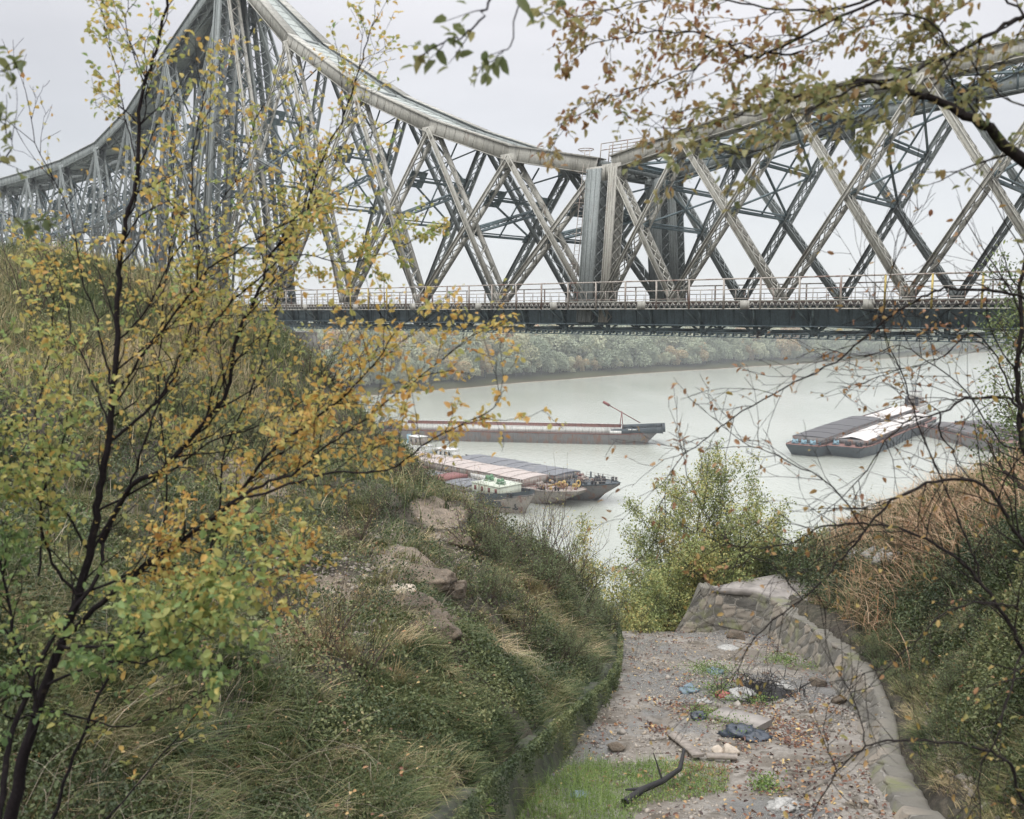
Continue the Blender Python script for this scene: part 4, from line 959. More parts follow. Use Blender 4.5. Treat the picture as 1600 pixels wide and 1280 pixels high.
arc = np.linspace(0, ac_[-1], 1000); path = np.stack([np.interp(arc, ac_, WPT[:, 0]), np.interp(arc, ac_, WPT[:, 1])], 1)
kk = np.ones(31) / 31; path[15:-15] = np.stack([np.convolve(path[:, 0], kk, 'valid'), np.convolve(path[:, 1], kk, 'valid')], 1)
tg = unit(np.gradient(path, axis=0)); nr = np.stack([tg[:, 1], -tg[:, 0]], 1); HV = ([0, 4, 5.8, 8, 10.5, 13, 15.5, 17.5, ac_[-1]], [.04, .1, .22, .45, .62, .66, .75, 1.08, 1.16])
S = []; CAP = []; TT = []
for i, (p_, n_) in enumerate(zip(path, nr)):
    y = p_[1]; H = float(np.interp(arc[i], *HV)); tw = float(np.interp(arc[i], [0, 8, 14], [.36, .42, .7])); zb = float(bedz(p_[0], y)); w_ = lambda o, z: (p_[0] + n_[0] * o, y + n_[1] * o, z)
    hr = np.linspace(-.1, H, 36); dd, cid = cell2(np.full(36, arc[i] * 2.7) + fbm(hr * 3, hr * 0 + arc[i] * 2, 7) * .6, hr * 3.2 + .3 * math.sin(arc[i] * 2.3), 77)
    of = .25 * hr / max(H, .35) - np.clip(dd / .22, 0, 1) * .03 * (.6 + .8 * cid) + (fbm(np.full(36, arc[i]) * 7, hr * 7, 51) - .5) * .06 + (fbm(np.full(36, arc[i]) * 1.2, hr * 1.2, 52) - .5) * .16
    eb = .75 * min(max((i - 925) / 74, 0), 1); row = [(w_(of[k], 0)[0] - tg[i][0] * eb * hr[k] / H, w_(of[k], 0)[1] - tg[i][1] * eb * hr[k] / H, zb + hr[k]) for k in range(36)]
    tp_ = float(fbm(np.array([arc[i] * 3.5]), np.array([0.]), 53)[0] - .5) * .22
    S.append(row + [(q_[0] - tg[i][0] * eb, q_[1] - tg[i][1] * eb, q_[2]) for q_ in (w_(.30, zb + H + tp_ * .5), w_((.32 + tw) / 2, zb + H - .02 + tp_), w_(tw, zb + H - .03 + tp_ * .7), w_(tw + .05, zb - .5))]); TT.append(list(np.where(dd < .07, .02, .15 + .85 * cid)) + [.5] * 4)
wall = empty('masonry_wall', (float(path[500][0]) + .4, float(path[500][1]), float(bedz(0, path[500][1]))), 0, 'curved rubble stone retaining wall along the right side of the wet gully', 'wall')
WO = tuple(wall.location); S = np.array(S); WALLM, N, L, B = new_mat('rubble stone masonry')
at_ = N.new('ShaderNodeAttribute'); at_.attribute_name = 'tint'; n1 = noise(N, L, 6, 8, .75); n2 = noise(N, L, 2.2, 6, .7, (1, 1, .25)); n3 = noise(N, L, 1.3, 5, .6); n4 = noise(N, L, 30, 5, .7)
c = N.new('ShaderNodeValToRGB'); setramp(c, [(0, (.27, .25, .22)), (.1, (.24, .225, .195)), (.16, (.09, .085, .075)), (.5, (.155, .145, .12)), (.8, (.21, .185, .15)), (1, (.29, .25, .20))]); L.new(at_.outputs['Fac'], c.inputs[0])
c = mixc(N, L, rampf(N, L, n1, .5, .75), c.outputs[0], (.16, .15, .125)); c = mixc(N, L, rampf(N, L, n2, .58, .72), c, (.09, .088, .072)); c = mixc(N, L, rampf(N, L, n3, .54, .66), c, (.16, .165, .085)); c = mixc(N, L, rampf(N, L, n4, .6, .8), c, (.30, .28, .24))
L.new(c, B.inputs['Base Color']); B.inputs['Roughness'].default_value = .88; bump(N, L, n4, .6, .02, B)
mb = MB(); mb.loft(S, tint=np.array(TT).ravel()); mb.ngon(S[-1]); mb.build('stone_face', WALLM, wall, origin=WO)
# flat concrete slab behind the corner
zt = float(bedz(0, 23.3)) + 1.19; pl = [onz(1114, 917, zt), onz(1165, 905, zt), onz(1225, 896, zt), onz(1290, 900, zt), onz(1335, 930, zt), onz(1345, 962, zt - .08), onz(1272, 952, zt - .03), onz(1187, 924, zt)]
pl = np.array(pl); mb = MB(); cen = pl.mean(0); ring = []
for k in range(8):
    A, B_ = pl[k], pl[(k + 1) % 8]
    for q in np.linspace(0, 1, 6)[:-1]: ring.append(A + (B_ - A) * q)
ring = np.array(ring); ring[:, :2] += (np.stack([fbm(ring[:, 0] * 4, ring[:, 1] * 4, 3), fbm(ring[:, 0] * 4, ring[:, 1] * 4, 4)], 1) - .5) * .2
rings = [cen + (ring - cen) * k + np.array([0, 0, 1]) * (fbm(ring[:, 0] * k * 2, ring[:, 1] * 2, 5) - .5)[:, None] * .12 for k in (.02, .3, .6, .85, 1.0)]
rings.append(rings[-1] - np.array([0, 0, .16])); rings.append(cen + (rings[-1] - cen) * .5 - np.array([0, 0, .1])); mb.loft(rings, close=True)
o = mb.build('concrete_slab', CAPM, origin=tuple(cen)); tag(o, 'flat weathered concrete slab at the far corner of the stone wall', 'slab')
ys = np.linspace(6.5, 22.4, 300); S = []
for y in ys:
    xl = bedx(y)[0]; zb = bedz(xl, y); zt = zb + float(np.interp(y, *WLH)) - .04
    j = float(fbm(np.array([y * 1.3]), np.array([1.0]), 8)[0] - .5) * .12
    S.append([(xl + .03, y, zb - .4), (xl + j * .5, y, zb + .1), (xl - .06 + j, y, zb + (zt - zb) * .5), (xl - .12 + j, y, zt), (xl - .5, y, zt + .03), (xl - .55, y, zb - .5)])
mb = MB(); S = np.array(S); S[:, 1:5, 0] += (fbm(S[:, 1:5, 1] * 3, S[:, 1:5, 2] * 3, 70) - .5) * .16; S[:, 3:5, 2] += (fbm(S[:, 3:5, 1] * 2, S[:, 3:5, 2] * 0, 71) - .5) * .3; mb.loft(S)
o = mb.build('retaining_wall', MOSSW, origin=tuple(S[150, 1])); tag(o, 'low dark mossy retaining wall at the foot of the left slope', 'wall')
def bedpt(px, py):
    r = ray(px, py); t = .01
    for _ in range(60): 
        p_ = r * t; g = float(bedh(np.array([p_[0]]), np.array([p_[1]]))[0]); t *= g / p_[2] if p_[2] < 0 else 1
    return r * t
def blob(mb, c, rad, seed, amp=.35, k=14, n=9, mat=0, fz=0):
    c = np.array(c, float); rad = np.array(rad, float) * np.ones(3)
    th = np.linspace(0, 2 * math.pi, k, endpoint=False); ph = np.linspace(.05, math.pi - .05, n)
    S = []
    for p_ in ph:
        d = np.stack([np.cos(th) * math.sin(p_), np.sin(th) * math.sin(p_), np.full(k, math.cos(p_))], 1)
        f = 1 + (fbm((d[:, 0] + d[:, 2]) * 1.8 + 5, (d[:, 1] - d[:, 2]) * 1.8 + 5, seed) - .5) * 2 * amp; f = np.round(f * fz) / fz if fz else f
        S.append(c + d * rad * f[:, None])
    mb.loft(S[::-1], mat, True)
ROCKM = plain('pale limestone', (.42, .36, .29), .9, .3, 9); ROCKD, N, L, B = new_mat('weathered limestone')
n1 = noise(N, L, 2.5, 8, .7, (1, 1, 2.5)); n2 = noise(N, L, 14, 6, .75); c = mixc(N, L, rampf(N, L, n1, .36, .62), (.10, .08, .06), (.23, .18, .13)); c = mixc(N, L, rampf(N, L, n2, .5, .72), c, (.09, .085, .065))
L.new(c, B.inputs['Base Color']); B.inputs['Roughness'].default_value = .92; b1 = bump(N, L, n2, 1.0, .06, B)
WOODM = plain('weathered board', (.23, .20, .17), .85, .35, 12); BURNT = plain('charred wood', (.018, .017, .017), .85)
PLW = plain('dirty white plastic', (.29, .285, .265), .55, .4, 25); PLB = plain('faded blue plastic', (.13, .18, .21), .5, .2, 12); PLK = plain('dark plastic sheeting', (.035, .045, .06), .3, .4, 9); PLR = plain('dull red plastic', (.35, .10, .08), .45, .2, 9)
def rockb(mb, c, rad, seed, cuts=11, k=30, n=18, rough=.06):
    rr_ = np.random.default_rng(seed); N_ = unit(rr_.normal(size=(cuts, 3))); N_[0] = (0, 0, 1); hh = rr_.uniform(.62, 1.0, cuts)
    th = np.linspace(0, 2 * math.pi, k, endpoint=False); S = []; c = np.array(c, float); rad = np.array(rad, float) * np.ones(3)
    for p_ in np.linspace(.03, math.pi - .03, n):
        d = np.stack([np.cos(th) * math.sin(p_), np.sin(th) * math.sin(p_), np.full(k, math.cos(p_))], 1)
        q = d @ N_.T; r_ = np.where(q > .05, hh[None] / np.maximum(q, .05), 9).min(1); r_ = np.minimum(r_, 1.25) * (1 + (fbm(d[:, 0] * 6 + 9, d[:, 1] * 6 + d[:, 2] * 5, seed) - .5) * rough * 4)
        S.append(c + d * rad * r_[:, None])
    mb.loft(S[::-1], 0, True)
def single(name, build, mat, c, label, cat, group=None, smooth=False):
    mb = MB(); build(mb); return tag(mb.build(name, mat, origin=tuple(c), smooth=smooth), label, cat, group)
for px, py, r_, lab, cat, nm, m_ in ((1121, 1176, .09, 'small pale angular stone left of the larger one by the sand bar', 'stone', 'stone', ROCKM), (1140, 1179, .13, 'larger pale stone at the tip of the sand bar in the gully', 'stone', 'stone', ROCKM),
        (1152, 998, .22, 'dark round boulder at the foot of the far wall face', 'boulder', 'boulder', ROCKD), (1278, 1070, .14, 'grey stone on the dry gully bed near the right wall', 'stone', 'stone', ROCKD), (1310, 1098, .12, 'brownish stone against the foot of the right wall', 'stone', 'stone', ROCKD), (962, 1172, .13, 'dark stone at the foot of the mossy left wall', 'stone', 'stone', ROCKD)):
    c = bedpt(px, py); single(nm, lambda mb: rockb(mb, c + np.array([0, 0, r_ * .35]), (r_, r_ * .8, r_ * .7), int(px)), m_, c, lab, cat)
def board(p, q, w, t, name, lab, mat=WOODM, lift=.04, cat='board'):
    A, B_ = bedpt(*p), bedpt(*q); A[2] += lift; B_[2] += lift; mb = MB(); n = 9; P = A + (B_ - A) * np.linspace(0, 1, n)[:, None]
    d = unit(B_ - A); s_ = unit(np.cross(d, [0, 0, 1])); e1 = (fbm(np.arange(n) * .9, np.zeros(n), 3) - .5)[:, None] * w * .35; e2 = (fbm(np.arange(n) * .9, np.zeros(n), 5) - .5)[:, None] * w * .35
    mb.loft([[a - s_ * w / 2 + s_ * x, a + s_ * w / 2 + s_ * y, a + s_ * w / 2 + s_ * y + [0, 0, t], a - s_ * w / 2 + s_ * x + [0, 0, t]] for a, x, y in zip(P, e1, e2)], close=True)
    mb.ngon(mb.V[0][:4]); mb.ngon(mb.V[0][-4:]); return tag(mb.build(name, mat, origin=tuple(A)), lab, cat)
board((1050, 1155), (1092, 1190), .16, .04, 'wooden_board', 'weathered board lying aslant in the wet gully', lift=.06)
board((1104, 1188), (1152, 1190), .10, .05, 'timber_plank', 'short pale plank beside the two pale stones', cat='plank')
board((1118, 1122), (1195, 1142), .42, .11, 'concrete_fragment', 'broken flat piece of concrete in the middle of the gully', CAPM, .02, 'concrete')
c = bedpt(1195, 1088); mb = MB(); rg = np.random.default_rng(5)
A = c + np.stack([rg.normal(0, .35, 260), rg.normal(0, .35, 260), rg.uniform(0, .12, 260)], 1); D = unit(rg.normal(size=(260, 3))) * rg.uniform(.1, .45, 260)[:, None]; D[:, 2] = abs(D[:, 2]) * .9
mb.tubes(A, A + D, .009, .003, 4); blob(mb, c + np.array([0, 0, .03]), (.5, .4, .1), 4, .5); tag(mb.build('charred_heap', BURNT, origin=tuple(c)), 'heap of charred black twigs on the gully bed', 'ash heap')
trash = [(1228, 1080, .22, .10, PLW, 'crumpled white plastic bag right of the charred heap', 'plastic bag'), (1158, 1092, .24, .12, PLW, 'torn white plastic below the charred heap', 'plastic scrap'), (1138, 1014, .22, .05, PLW, 'flat pale plastic wrapper near the far wall foot', 'wrapper'),
         (1118, 1054, .16, .08, PLB, 'faded blue plastic scrap among the far rubbish', 'plastic scrap'), (1075, 1082, .15, .09, PLB, 'blue crumpled bag at the left end of the rubbish', 'plastic bag'), (1130, 1090, .15, .07, PLR, 'dull red plastic scrap in the middle of the rubbish', 'plastic scrap'), (1100, 1100, .12, .06, PLW, 'small white scrap left of the red one', 'plastic scrap'),
         (1180, 1157, .2, .09, PLK, 'dark plastic sheeting crumpled below the broken concrete', 'plastic sheet'), (1150, 1150, .25, .10, PLK, 'smaller dark bag left of the plastic sheeting', 'plastic bag'), (1222, 1262, .17, .05, PLW, 'wet white carton flattened in the stream bed', 'carton'), (905, 1244, .10, .04, PLB, 'pale blue wrapper on the grass patch', 'wrapper'), (1090, 1124, .10, .08, PLK, 'little dark can on the mud by the weeds', 'can')]
for k, (px, py, r_, h_, m_, lab, cat) in enumerate(trash):
    c = bedpt(px, py); single(cat.replace(' ', '_'), lambda mb: blob(mb, c + np.array([0, 0, h_ * .4]), (r_, r_ * .75, h_), 90 + k, .95, 22, 13), m_, c, lab, cat)
# fallen dark branch on the grass patch
P = [bedpt(*q) + np.array([0, 0, h_]) for q, h_ in (((975, 1262), .06), ((1005, 1248), .12), ((1035, 1240), .16), ((1062, 1225), .2), ((1068, 1212), .36))]
mb = MB(); mb.line(P, [.045, .04, .035, .03, .02], 7); mb.line([P[2], P[2] + np.array([-.1, .1, .3])], [.015, .006], 5); mb.line([P[1], P[1] + np.array([-.22, -.05, .02])], [.03, .01], 5)
tag(mb.build('fallen_branch', BURNT, origin=tuple(P[0])), 'wet black fallen branch lying on the grass patch', 'branch')
# white rubble on the right slope
for k, (px, py, r_) in enumerate(((1350, 880, .45), (1372, 882, .4), (1393, 884, .45), (1410, 888, .3), (1340, 886, .25))):
    Y = 20.0
    for _ in range(30):
        c = at(px, py, Y); g = float(ground(c[0], c[1])); Y += (c[2] - g) * .6
        Y = min(max(Y, 14), 26)
    lab = ['long white stone in the middle left of the pale heap on the right slope', 'white stone in the centre of the pale heap on the right slope', 'largest white stone right of centre in the pale heap on the right slope', 'small white stone at the right end of the pale heap', 'smallest white stone at the left end of the pale heap'][k]
    single('white_stone', lambda mb: rockb(mb, c + np.array([0, 0, .22]), (r_, r_ * .5, .24), 200 + k), PLW, c, lab, 'stone')
# rock outcrops on the left slope
def onground(px, py, Y=12):
    r = ray(px, py); ts = np.linspace(3, 60, 1200) / r[1]; P = r[None] * ts[:, None]; g = ground(P[:, 0], P[:, 1]); h_ = P[:, 2] < g
    return P[np.argmax(h_)] if h_.any() and np.argmax(h_) > 5 else onground(px, py + 12)
for k, (px, py, r_, lab) in enumerate(((640, 905, (.6, .5, .38), 'broad cracked limestone ledge in the middle of the left slope'), (648, 965, (.42, .45, .55), 'tall pale boulder standing under the cracked ledge'), (680, 990, (.35, .4, .4), 'small pale boulder right of the tall one on the slope'), (612, 925, (.45, .4, .25), 'flat ochre slab left of the cracked ledge'), (700, 845, (.5, .5, .35), 'brown rock showing near the bushy top of the left slope'))):
    c = onground(px, py); single('rock_outcrop', lambda mb: [rockb(mb, c + np.array([q_ * r_[0] * .55 - .25, (q_ % 2) * .2, -.22 + (q_ % 3) * .1]), np.array(r_) * (.95 - .18 * q_), 300 + k * 7 + q_, 12, 44, 30, .1) for q_ in range(4)], ROCKD if k != 3 else ROCKM, c, lab, 'rock')
# pebbles and litter (uncountable)
rg = np.random.default_rng(3)
def bedsample(n, y0=6.5, y1=23.1, pw=1.6):
    y = y0 + (y1 - y0) * rg.random(n) ** 1.1; l_, r_ = bedx(y); x = l_ + (r_ - l_) * rg.random(n); return x, y
def pebbles(mb, P, r_):
    n = len(P); base = unit(np.array([[1, 0, 0], [-.5, .87, 0], [-.5, -.87, 0], [.3, .2, .8], [0, 0, -.6]], float)); F = np.array([[0, 1, 3], [1, 2, 3], [2, 0, 3], [1, 0, 4], [2, 1, 4], [0, 2, 4]])
    ang = rg.random(n) * 6.28; c_, s_ = np.cos(ang), np.sin(ang); V = base[None] * (1 + rg.normal(0, .25, (n, 5, 3))); V2 = V.copy(); V2[:, :, 0] = V[:, :, 0] * c_[:, None] - V[:, :, 1] * s_[:, None]; V2[:, :, 1] = V[:, :, 0] * s_[:, None] + V[:, :, 1] * c_[:, None]
    V2[:, :, 2] *= .65; V2 = P[:, None] + V2 * r_[:, None, None]; mb.add(V2, (F[None] + 5 * np.arange(n)[:, None, None]).reshape(-1, 3), 0, np.repeat(rg.random(n), 5))
PEBM = leafmat('pebble colours', [(0, (.16, .14, .12)), (.5, (.32, .29, .25)), (1, (.34, .28, .21))], 0.0, .8)
x, y = bedsample(16000); cl = fbm(x / .9, y / .9, 12); k = cl + rg.normal(0, .08, len(x)) > .47; x, y = x[k], y[k]
mb = MB(); r_ = rg.lognormal(-4.1, .5, len(x)); pebbles(mb, np.stack([x, y, bedh(x, y) + r_ * .2], 1), r_)
px_ = [(520, 900, .9, 500), (560, 985, .6, 260), (400, 775, 1.4, 450), (650, 930, 1.0, 420), (700, 850, .9, 300), (1480, 1195, 1.0, 900), (1450, 1230, .7, 500), (590, 840, .8, 200), (1460, 1120, .8, 300)]
for a_, b_, rad, n in px_:
    c = onground(a_, b_); x = c[0] + rg.normal(0, rad * .6, n); y = c[1] + rg.normal(0, rad * .8, n); l_, r2 = bedx(y); ok = (x < l_ - .5) | (x > r2 + .7); x, y = x[ok], y[ok]
    r_ = rg.lognormal(-3.6, .5, len(x)); pebbles(mb, np.stack([x, y, ground(x, y) + r_ * .3], 1), r_)
tag(mb.build('pebbles', PEBM), kind='stuff')
LITM = leafmat('fallen leaf litter', [(0, (.035, .02, .015)), (.35, (.09, .04, .028)), (.7, (.19, .085, .045)), (.88, (.34, .20, .08)), (1, (.52, .40, .18))], .05, .45)
x, y = bedsample(5200); cl = fbm(x / .55, y / .55, 44); k = (cl + rg.normal(0, .05, len(x)) > .60) | (rg.random(len(x)) < .10); x, y = x[k], y[k]
for a_, b_, rad, n in ((1262, 1147, .22, 130), (1235, 1162, .12, 60), (1215, 1128, .2, 90), (1195, 1108, .22, 110), (1290, 1110, .2, 40), (1180, 1140, .35, 200), (1085, 1115, .25, 120), (1025, 1140, .12, 60), (1320, 1235, .5, 120), (1100, 1230, .4, 100), (1250, 1250, .5, 120)):
    c = bedpt(a_, b_); x = np.append(x, c[0] + rg.normal(0, rad, n)); y = np.append(y, c[1] + rg.normal(0, rad * 1.3, n))
l_, r_ = bedx(y); k = (x > l_) & (x < r_); x, y = x[k], y[k]; n = len(x)
mb = MB(); D = unit(np.stack([rg.normal(size=n), rg.normal(size=n), rg.normal(0, .3, n)], 1)); mb.leaves(np.stack([x, y, bedh(x, y) + rg.uniform(.01, .05, n)], 1), D, np.stack([rg.normal(0, .35, n), rg.normal(0, .35, n), np.ones(n)], 1), rg.uniform(.04, .085, n), rg.uniform(.03, .05, n), tint=rg.random(n), fold=.3)
tag(mb.build('leaf_litter', LITM), kind='stuff')
# ------------------------------------------------------------------ grasses and ground cover (uncountable)
GRASSM = leafmat('grass blades', [(0, (.03, .05, .018)), (.3, (.08, .115, .04)), (.55, (.18, .20, .08)), (.75, (.32, .28, .14)), (1, (.52, .41, .25))], .25, .6)
HERBM = leafmat('low herb leaves', [(0, (.03, .048, .017)), (.4, (.082, .108, .04)), (.7, (.165, .185, .075)), (.88, (.26, .25, .11)), (1, (.27, .16, .09))], .2, .5)
DRYM = leafmat('dry stalks', [(0, (.08, .06, .045)), (.5, (.20, .165, .12)), (1, (.40, .34, .26))], .1, .8)
REEDM = leafmat('rust coloured reed leaves', [(0, (.10, .13, .05)), (.25, (.24, .20, .10)), (.55, (.45, .29, .17)), (.8, (.52, .39, .26)), (1, (.38, .19, .10))], .25, .6)
def blades(mb, P, H, Wd, lean, ang, tint, nseg=3, up=None):
    """arched grass blades"""
    n = len(P); dirv = np.stack([np.cos(ang), np.sin(ang), np.zeros(n)], 1); sd = np.stack([-np.sin(ang), np.cos(ang), np.zeros(n)], 1)
    tw = rg.normal(0, .5, n); sd = unit(sd + dirv * tw[:, None]); V = []
    up = np.array([[0, 0, 1.0]]) if up is None else up
    for k in range(nseg + 1):
        t = k / nseg; c = P + up * (H * (t - .45 * lean * t * t))[:, None] + dirv * (H * lean * t ** 1.8 * .85)[:, None]
        w = Wd * (1 - t) ** .7 * .5 if k < nseg else Wd * 0
        V.append(c + sd * w[:, None]); V.append(c - sd * w[:, None])
    V = np.stack(V, 1); m_ = 2 * (nseg + 1)
    q = np.array([[2 * k, 2 * k + 1, 2 * k + 3, 2 * k + 2] for k in range(nseg)]); mb.add(V, (q[None] + m_ * np.arange(n)[:, None, None]).reshape(-1, 4), 0, np.repeat(tint, m_))
def polar(n, x0=-.72, x1=.72, r0=3.2, r1=44):
    y = r0 * (r1 / r0) ** rg.random(n); x = y * rg.uniform(x0, x1, n); return x, y
def offbed(x, y, mL=.42, mR=.75):
    l_, r_ = bedx(y); return (x < l_ - mL) | (x > r_ + mR) | (y > 23.3)
def slopeup(x, y):
    nn = gnormal(x, y); return unit(nn * .55 + np.array([[0, 0, .75]]))
# tufts: every tuft leans its own way and has its own colour
rg = np.random.default_rng(21)
def tufts(x, y, zf, nb, Hm, seed, hi=None, wmul=1.0, tb=.42, dirm=-.9, dirs=.75):
    nt = len(x); X = np.repeat(x, nb); Y = np.repeat(y, nb); n = len(X); k = np.repeat(np.arange(nt), nb)
    a0 = (dirm + rg.normal(0, dirs, nt))[k]; hh = (Hm * rg.uniform(.55, 1.35, nt))[k] * rg.uniform(.45, 1.1, n); ln = rg.uniform(.5, 1.35, nt)[k]
    sp = .035 + .10 * hh; rx, ry = rg.normal(0, 1, n), rg.normal(0, 1, n); X = X + rx * sp; Y = Y + ry * sp
    t = np.clip((tb + (fbm(x / 1.6, y / 1.6, seed) - .5) * 1.5 + rg.normal(0, .14, nt))[k] + rg.normal(0, .09, n) + (rg.random(n) < .13) * .35, 0, 1)
    ang = a0 + rg.normal(0, .45, n) + np.arctan2(ry, rx) * 0; m_ = MB()
    blades(m_, np.stack([X, Y, zf(X, Y) - .02], 1), hh, (.0042 + .00055 * Y) * rg.uniform(.6, 1.6, n) * wmul, np.clip(ln + rg.normal(0, .25, n), .1, 1.9), ang, t, 4 if nt < 9000 else 3, slopeup(X, Y)); return m_
x, y = polar(22000); ok = offbed(x, y, .5, .85) & (rg.random(len(x)) < np.clip(.5 / np.maximum(gnormal(x, y)[:, 2], .1) ** 1.6, 0, 1)) & (y < 40); x, y = x[ok], y[ok]
dens = fbm(x / 1.3, y / 1.3, 71); ok = (dens + rg.normal(0, .07, len(x)) > .40) & (rg.random(len(x)) > rockmask(x, y) * .9); x, y = x[ok], y[ok]
left = x < bedx(np.minimum(y, 22.6))[0]
tag(tufts(x[left], y[left], ground, 34, .33 + .004 * y[left], 73, None, 1.0, .43).build('grass', GRASSM), kind='stuff')
tag(tufts(x[~left], y[~left], ground, 30, .26, 73, None, 1.0, .40, 3.6, .9).build('grass', GRASSM), kind='stuff')
x, y = polar(16000); ok = offbed(x, y, .5, .85) & (y < 34) & (rg.random(len(x)) > rockmask(x, y) * .9); x, y = x[ok], y[ok]
tag(tufts(x, y, ground, 13, .13, 77, None, 1.1, .36, 0, 3).build('short_grass', GRASSM), kind='stuff')
x, y = polar(150, -.7, .02, 4.5, 20); ok = offbed(x, y, .7, .9) & (rockmask(x, y) < .1); x, y = x[ok], y[ok]
tag(tufts(x, y, ground, 130, .52, 78, None, 1.15, .45, -.9, .5).build('long_grass', GRASSM), kind='stuff')
# long dry stalks lying through the grass
x, y = polar(13000, r0=3.5); ok = offbed(x, y) & (fbm(x / 1.5, y / 1.5, 74) > .44); x, y = x[ok], y[ok]; n = len(x)
mb = MB(); blades(mb, np.stack([x, y, ground(x, y)], 1), rg.uniform(.4, .95, n), (.003 + .0004 * y) * rg.uniform(.6, 1.5, n), rg.uniform(.2, 1.5, n), np.where(rg.random(n) < .5, -.8 + rg.normal(0, .6, n), rg.random(n) * 6.28), rg.random(n), 4, slopeup(x, y)); tag(mb.build('dry_stalks', DRYM), kind='stuff')
# low herbs: many small leaves in clumps
def herbs(n, hmax, size, seed, thr, x0=-.72, x1=.72, r0=3.4, r1=42, tb=.35, cond=None):
    x, y = polar(int(n * 1.9), x0, x1, r0, r1); nn = gnormal(x, y); ok = offbed(x, y, .35, .8) & (rg.random(len(x)) < np.clip(.5 / np.maximum(nn[:, 2], .1) ** 1.6, 0, 1)); 
    if cond is not None: ok &= cond(x, y)
    x, y = x[ok], y[ok]; d = fbm(x / .9, y / .9, seed); ok = (d + rg.normal(0, .04, len(x)) > thr) & (rg.random(len(x)) > rockmask(x, y) * .9); x, y, d = x[ok], y[ok], d[ok]; n = len(x)
    cap = np.clip((d - thr) * 6, .12, 1); z = ground(x, y) + cap * hmax * rg.random(n) ** .6
    nn = gnormal(x, y); P = np.stack([x, y, z], 1) + nn * 0.02; D = unit(rg.normal(size=(n, 3)) + nn * .5); Nn = unit(nn + rg.normal(0, .7, (n, 3)) + np.array([[0, 0, .6]]))
    s_ = size * 1.35 * (.55 + .045 * y) * rg.uniform(.6, 1.3, n)
    t = np.clip(tb + (fbm(x / .7, y / .7, seed + 1) - .5) * 1.5 + (fbm(x / 3, y / 3, seed + 2) - .5) * 1.0 + rg.normal(0, .14, n), 0, 1); mb = MB(); mb.leaves(P, D, Nn, s_, s_ * .62, tint=t, fine=False); return mb
# extra growth on the steep strip above the mossy wall, hanging over its edge
y = rg.uniform(6.5, 23, 1900); x = bedx(y)[0] - .02 - rg.random(1900) ** 1.5 * 1.6; ok = (rg.random(1900) < (9 / y + .3)) & (fbm(x / .9, y / .9, 75) > .36); x, y = x[ok], y[ok]
tag(tufts(x, y, ground, 28, .26, 76, None, 1.0, .30, -.3, .8).build('hanging_grass', GRASSM), kind='stuff')
y = 5.5 + 12 * rg.random(1500) ** 1.2; x = bedx(y)[1] + .55 + rg.random(1500) * 2.6; tag(tufts(x, y, ground, 26, .22, 79, None, 1.0, .42, 2.8, 1.0).build('verge_grass', GRASSM), kind='stuff')
y = rg.uniform(6.5, 23, 90000); x = bedx(y)[0] - .02 - rg.random(90000) ** 1.6 * 1.7; ok = rg.random(90000) < (9 / y + .25); ok &= fbm(x / .5, y / .5, 99) > .36; x, y = x[ok], y[ok]; n = len(x)
edge = x > bedx(y)[0] - .3; wt_ = bedz(x, y) + np.interp(y, *WLH); hang = (fbm(y / .5, y * 0, 98) - .3) * 1.3
zz = np.where(edge, wt_ + .14 - rg.random(n) ** 1.5 * np.clip(hang, .05, .8), ground(x, y) + rg.random(n) * .22); x = np.where(edge, bedx(y)[0] + .02 + rg.random(n) * .08, x)
s_ = .03 * (.55 + .045 * y) * rg.uniform(.6, 1.3, n); mb = MB(); mb.leaves(np.stack([x, y, zz], 1), unit(rg.normal(size=(n, 3)) + [.4, 0, -.3]), rg.normal(0, .6, (n, 3)) + [.5, -.3, .7], s_, s_ * .62, tint=np.clip(.4 + (fbm(x / .6, y / .6, 97) - .5) * 1.4 + rg.normal(0, .13, n), 0, 1), fine=False)
tag(mb.build('hanging_creeper', HERBM), kind='stuff')
tag(herbs(420000, .42, .030, 81, .38).build('ground_herbs', HERBM), kind='stuff')
rgt = lambda x, y: x > bedx(np.minimum(y, 22.6))[1] + .9
tag(herbs(330000, .75, .034, 85, .36, .18, .75, 5.5, 30, .30, rgt).build('bramble_cover', HERBM), kind='stuff')
# green patch growing on the gully bed
def inpatch(x, y):
    P = np.array([bedpt(*q)[:2] for q in ((800, 1290), (850, 1225), (905, 1195), (1000, 1192), (1090, 1190), (1145, 1208), (1140, 1238), (1075, 1250), (1010, 1262), (985, 1300))]); ins_ = np.zeros(len(x), bool)
    j = len(P) - 1
    for i in range(len(P)):
        c_ = ((P[i, 1] > y) != (P[j, 1] > y)) & (x < (P[j, 0] - P[i, 0]) * (y - P[i, 1]) / (P[j, 1] - P[i, 1] + 1e-9) + P[i, 0]); ins_ ^= c_; j = i
    return ins_
x = rg.uniform(-.8, 4, 70000); y = rg.uniform(7.5, 12.6, 70000); wob = (fbm(x / .4, y / .4, 90) - .5) * .5; ok = inpatch(x + wob, y + wob); x, y = x[ok], y[ok]; n = len(x)
d = fbm(x / .35, y / .35, 91); mb = MB(); k = rg.random(n) < .35
blades(mb, np.stack([x[k], y[k], bedh(x[k], y[k])], 1), rg.uniform(.05, .22, k.sum()) * (1 + (x[k] < 1.2) * .7), .005 + 0 * x[k], rg.uniform(.2, 1, k.sum()), rg.random(k.sum()) * 6.28, np.clip(.5 + rg.normal(0, .12, k.sum()), 0, 1))
PATCHM = leafmat('bright weeds', [(0, (.06, .11, .03)), (.5, (.16, .24, .06)), (.8, (.26, .33, .10)), (1, (.30, .14, .09))], .25, .5)
